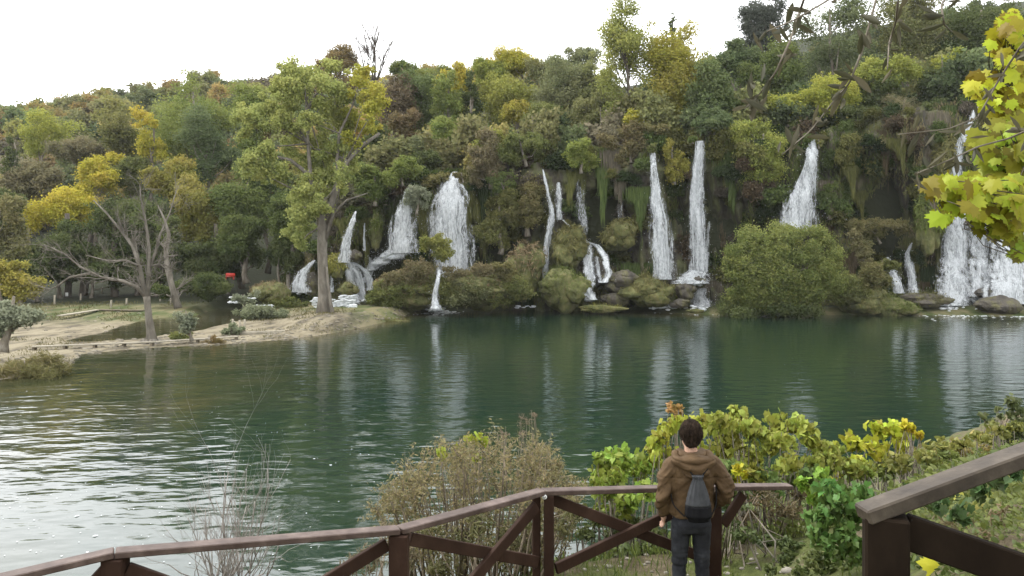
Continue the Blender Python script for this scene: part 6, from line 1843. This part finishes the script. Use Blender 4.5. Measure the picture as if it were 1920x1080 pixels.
# ------------------------------------------------------------------ boughs hanging into the frame
def maple_bough():
    specs = [
     ('maple_bough', 'upper bough of yellow lobed leaves at the right edge', [(2150, 40), (1960, 60), (1905, 90), (1870, 150), (1840, 175)], [(1895, 70, 30), (1905, 120, 30), (1880, 110, 22), (1855, 170, 26), (1900, 180, 30), (1825, 165, 16), (1870, 200, 24), (1900, 40, 22)], 2.5, (.34, .30, .025), 1),
     ('maple_bough', 'middle bough of yellow-green lobed leaves at the right edge', [(2160, 330), (2000, 320), (1930, 300), (1870, 290), (1840, 280)], [(1845, 270, 24), (1880, 250, 26), (1905, 290, 30), (1860, 300, 22), (1900, 240, 24), (1910, 340, 26), (1875, 330, 22)], 2.3, (.24, .245, .025), 2),
     ('maple_bough', 'lower drooping bough of lobed leaves over the largest fall', [(2160, 400), (1980, 380), (1880, 372), (1800, 365), (1745, 350)], [(1760, 350, 16), (1785, 352, 20), (1815, 350, 24), (1850, 360, 28), (1885, 365, 28), (1910, 390, 26), (1825, 385, 22), (1790, 385, 16), (1860, 400, 26), (1770, 405, 12), (1900, 420, 22), (1745, 352, 8)], 2.15, (.28, .265, .022), 3),
     ('maple_bough', 'lowest thin bough with few leaves at the right edge', [(2160, 460), (1990, 455), (1920, 448), (1860, 440), (1810, 415)], [(1865, 435, 12), (1900, 440, 14), (1830, 425, 12), (1915, 470, 12), (1910, 480, 10)], 2.2, (.22, .225, .022), 4)]
    rng = np.random.default_rng(299)
    b = np.array((6.2, 1.2, 5.6))
    root = thing('maple_tree', 'near maple with yellow and green lobed leaves reaching in from the right edge', 'tree', b)
    tb = MB()
    crown = MB()
    cs, rr = crown_mesh(crown, rng, np.array((4.6, -3.2, 13.2)), 5.2, 3.6, 2.6, .16, .5, 'round', 26, .4, maxn=9000, tmpl=OVAL)
    limbs(tb, rng, b, np.array((5.6, -1.5, 14.0)), .22, cs, 12)
    for e in (P(2150, 40, 2.6), P(2160, 330, 2.4), P(2160, 400, 2.25), P(2160, 460, 2.3)):
        pb = wobble(b + (-.2, -.4, 3.4), e, 9, .07, rng); add_tube(tb, pb, np.linspace(.04, .010, 9), 7)
    tb.build('trunk', M_DARKBARK, root)
    crown.build('crown', M_NEARLEAF, root, smooth=False, col=(.16, .165, .02))
    for nm, lb, tw, cl, Y, col, seed in specs:
        rng = np.random.default_rng(300 + seed)
        path = [P(x, y, Y + .10 + .04 * rng.normal()) for x, y in tw]
        tb = MB(); add_tube(tb, path, np.linspace(.010, .0028, len(path)), 7)
        Cs, Ns, Al, Sz = [], [], [], []
        for x, y, r in cl:
            m = max(4, int(r * r / 15))
            for _ in range(m):
                c = P(x + rng.normal() * r * .5, y + rng.normal() * r * .45, Y + rng.normal() * .10)
                Cs.append(c)
                Ns.append(np.array((rng.normal() * .55 - .1, -.75, .35 + rng.normal() * .45)))
                Al.append(np.array((-.5 + rng.normal() * .5, -.3, -.75 + rng.normal() * .4)))
                Sz.append(rng.uniform(.026, .060))
        Cs, Ns, Al, Sz = map(np.array, (Cs, Ns, Al, Sz))
        mb = MB(); leaves(mb, Cs, Ns, Sz, rng, MAPLE, None, along=Al, roll=.6)
        pa = np.array(path)
        for c in Cs[::1]:
            q = pa[np.argmin(((pa - c) ** 2).sum(1))]
            t = np.clip(rng.random(), 0, 1); qq = q * (1 - t * .3) + pa[min(len(pa) - 1, np.argmin(((pa - c) ** 2).sum(1)) + 1)] * t * .3
            add_tube(tb, [qq, (qq + c) / 2 + rng.normal(size=3) * .01, c], [.0018, .0015, .0012], 4)
        bo = tb.build('bough', M_DARKBARK, root)
        mb.build('leaves', M_MAPLE, bo, smooth=False, col=col)
maple_bough()
def willow_twigs():
    TW = [
     ('thick drooping willow twig left of the others at the top', [(1600, -30), (1545, 5), (1488, 38), (1431, 62)], 1.5, 10, 1),
     ('willow twig with hanging leaves curling down toward the lower left', [(1500, 20), (1482, 75), (1455, 135), (1425, 175), (1400, 200)], 1.45, 24, 2),
     ('long willow twig sweeping down to the middle of the cliff', [(1648, -20), (1617, 94), (1592, 157), (1564, 189), (1520, 245), (1466, 290)], 1.5, 26, 3),
     ('short willow twig hanging at the top between two longer ones', [(1686, -20), (1680, 40), (1667, 80), (1664, 130)], 1.55, 12, 4),
     ('willow twig crossing in front of the yellow leaves', [(1960, 40), (1915, 85), (1872, 151), (1834, 220), (1778, 242), (1683, 252)], 1.6, 26, 5),
     ('lower willow twig tip with pale leaves beside the yellow leaves', [(1960, 230), (1890, 260), (1834, 275), (1780, 300), (1720, 325)], 1.6, 20, 6),
     ('willow twig with two dark leaves near the top right', [(1790, -30), (1765, 10), (1770, 45), (1785, 60)], 1.4, 8, 7)]
    rng = np.random.default_rng(398)
    b = np.array((1.2, -4.6, 6.4))
    root = thing('willow_tree', 'near willow whose thin twigs and narrow leaves droop into the top right', 'tree', b)
    tb, crown = MB(), MB()
    cs, rr = crown_mesh(crown, rng, np.array((-.6, -3.6, 13.6)), 5.0, 3.4, 2.6, .12, .5, 'round', 26, .4, maxn=9000)
    limbs(tb, rng, b, np.array((1.0, -3.2, 14.2)), .2, cs, 12)
    for e in (P(1600, -30, 1.5), P(1500, 20, 1.45), P(1648, -20, 1.5), P(1686, -20, 1.55), P(1960, 40, 1.6), P(1960, 230, 1.6), P(1790, -30, 1.4)):
        k0 = np.array((1.0, -1.2, 11.6))
        pb = np.concatenate([[np.array((1.1, -3.4, 11.8))], wobble(k0 + rng.normal(size=3) * .3, e, 8, .06, rng)]); add_tube(tb, pb, np.concatenate([[.045], np.linspace(.016, .0026, 8)]), 6)
    tb.build('trunk', M_BARK, root)
    crown.build('crown', M_NEARLEAF, root, smooth=False, col=(.09, .10, .05))
    for lb, tw, Y, n, seed in TW:
        rng = np.random.default_rng(400 + seed)
        pth = path_interp([(x, y, 0) for x, y in tw], 24)[:, :2]
        path = np.array([P(x, y, Y + .05 * math.sin(i * .3 + seed)) for i, (x, y) in enumerate(pth)])
        tb = MB(); add_tube(tb, path, np.linspace(.0026, .0010, len(path)), 6)
        tw_o = tb.build('twig', M_BARK, root)
        i = rng.integers(2, 24, n)
        dr = np.gradient(path, axis=0)[i]
        al = norm(dr) * .35 + rng.normal(size=(n, 3)) * .9 + (0, 0, -.45)
        al = norm(al)
        sz = rng.uniform(.028, .056, n)
        C = path[i] + al * sz[:, None] * .5
        mb = MB(); leaves(mb, C, rng.normal(size=(n, 3)) + (0, -.3, .4), sz, rng, (LANCE[0] * (.95, -1, 1.6), LANCE[1]), None, along=-al, roll=.1)
        mb.build('leaves', M_NEARLEAF, tw_o, col=(.075, .072, .04))
willow_twigs()
# ------------------------------------------------------------------ damp air
def haze():
    mb = MB(); add_box(mb, np.array((0, 195., 66.)), (500, 240, 71.))
    m, nt, N, L, out = mat_new('haze_air')
    v = N('ShaderNodeVolumePrincipled')
    v.inputs['Color'].default_value = (.93, .95, 1, 1)
    v.inputs['Density'].default_value = .00008
    v.inputs['Anisotropy'].default_value = .0
    L(v.outputs[0], out.inputs['Volume'])
    o = mb.build('haze', m, smooth=False)
    tag(o, 'thin damp haze paling the far hillside', 'haze', kind='stuff')
haze()
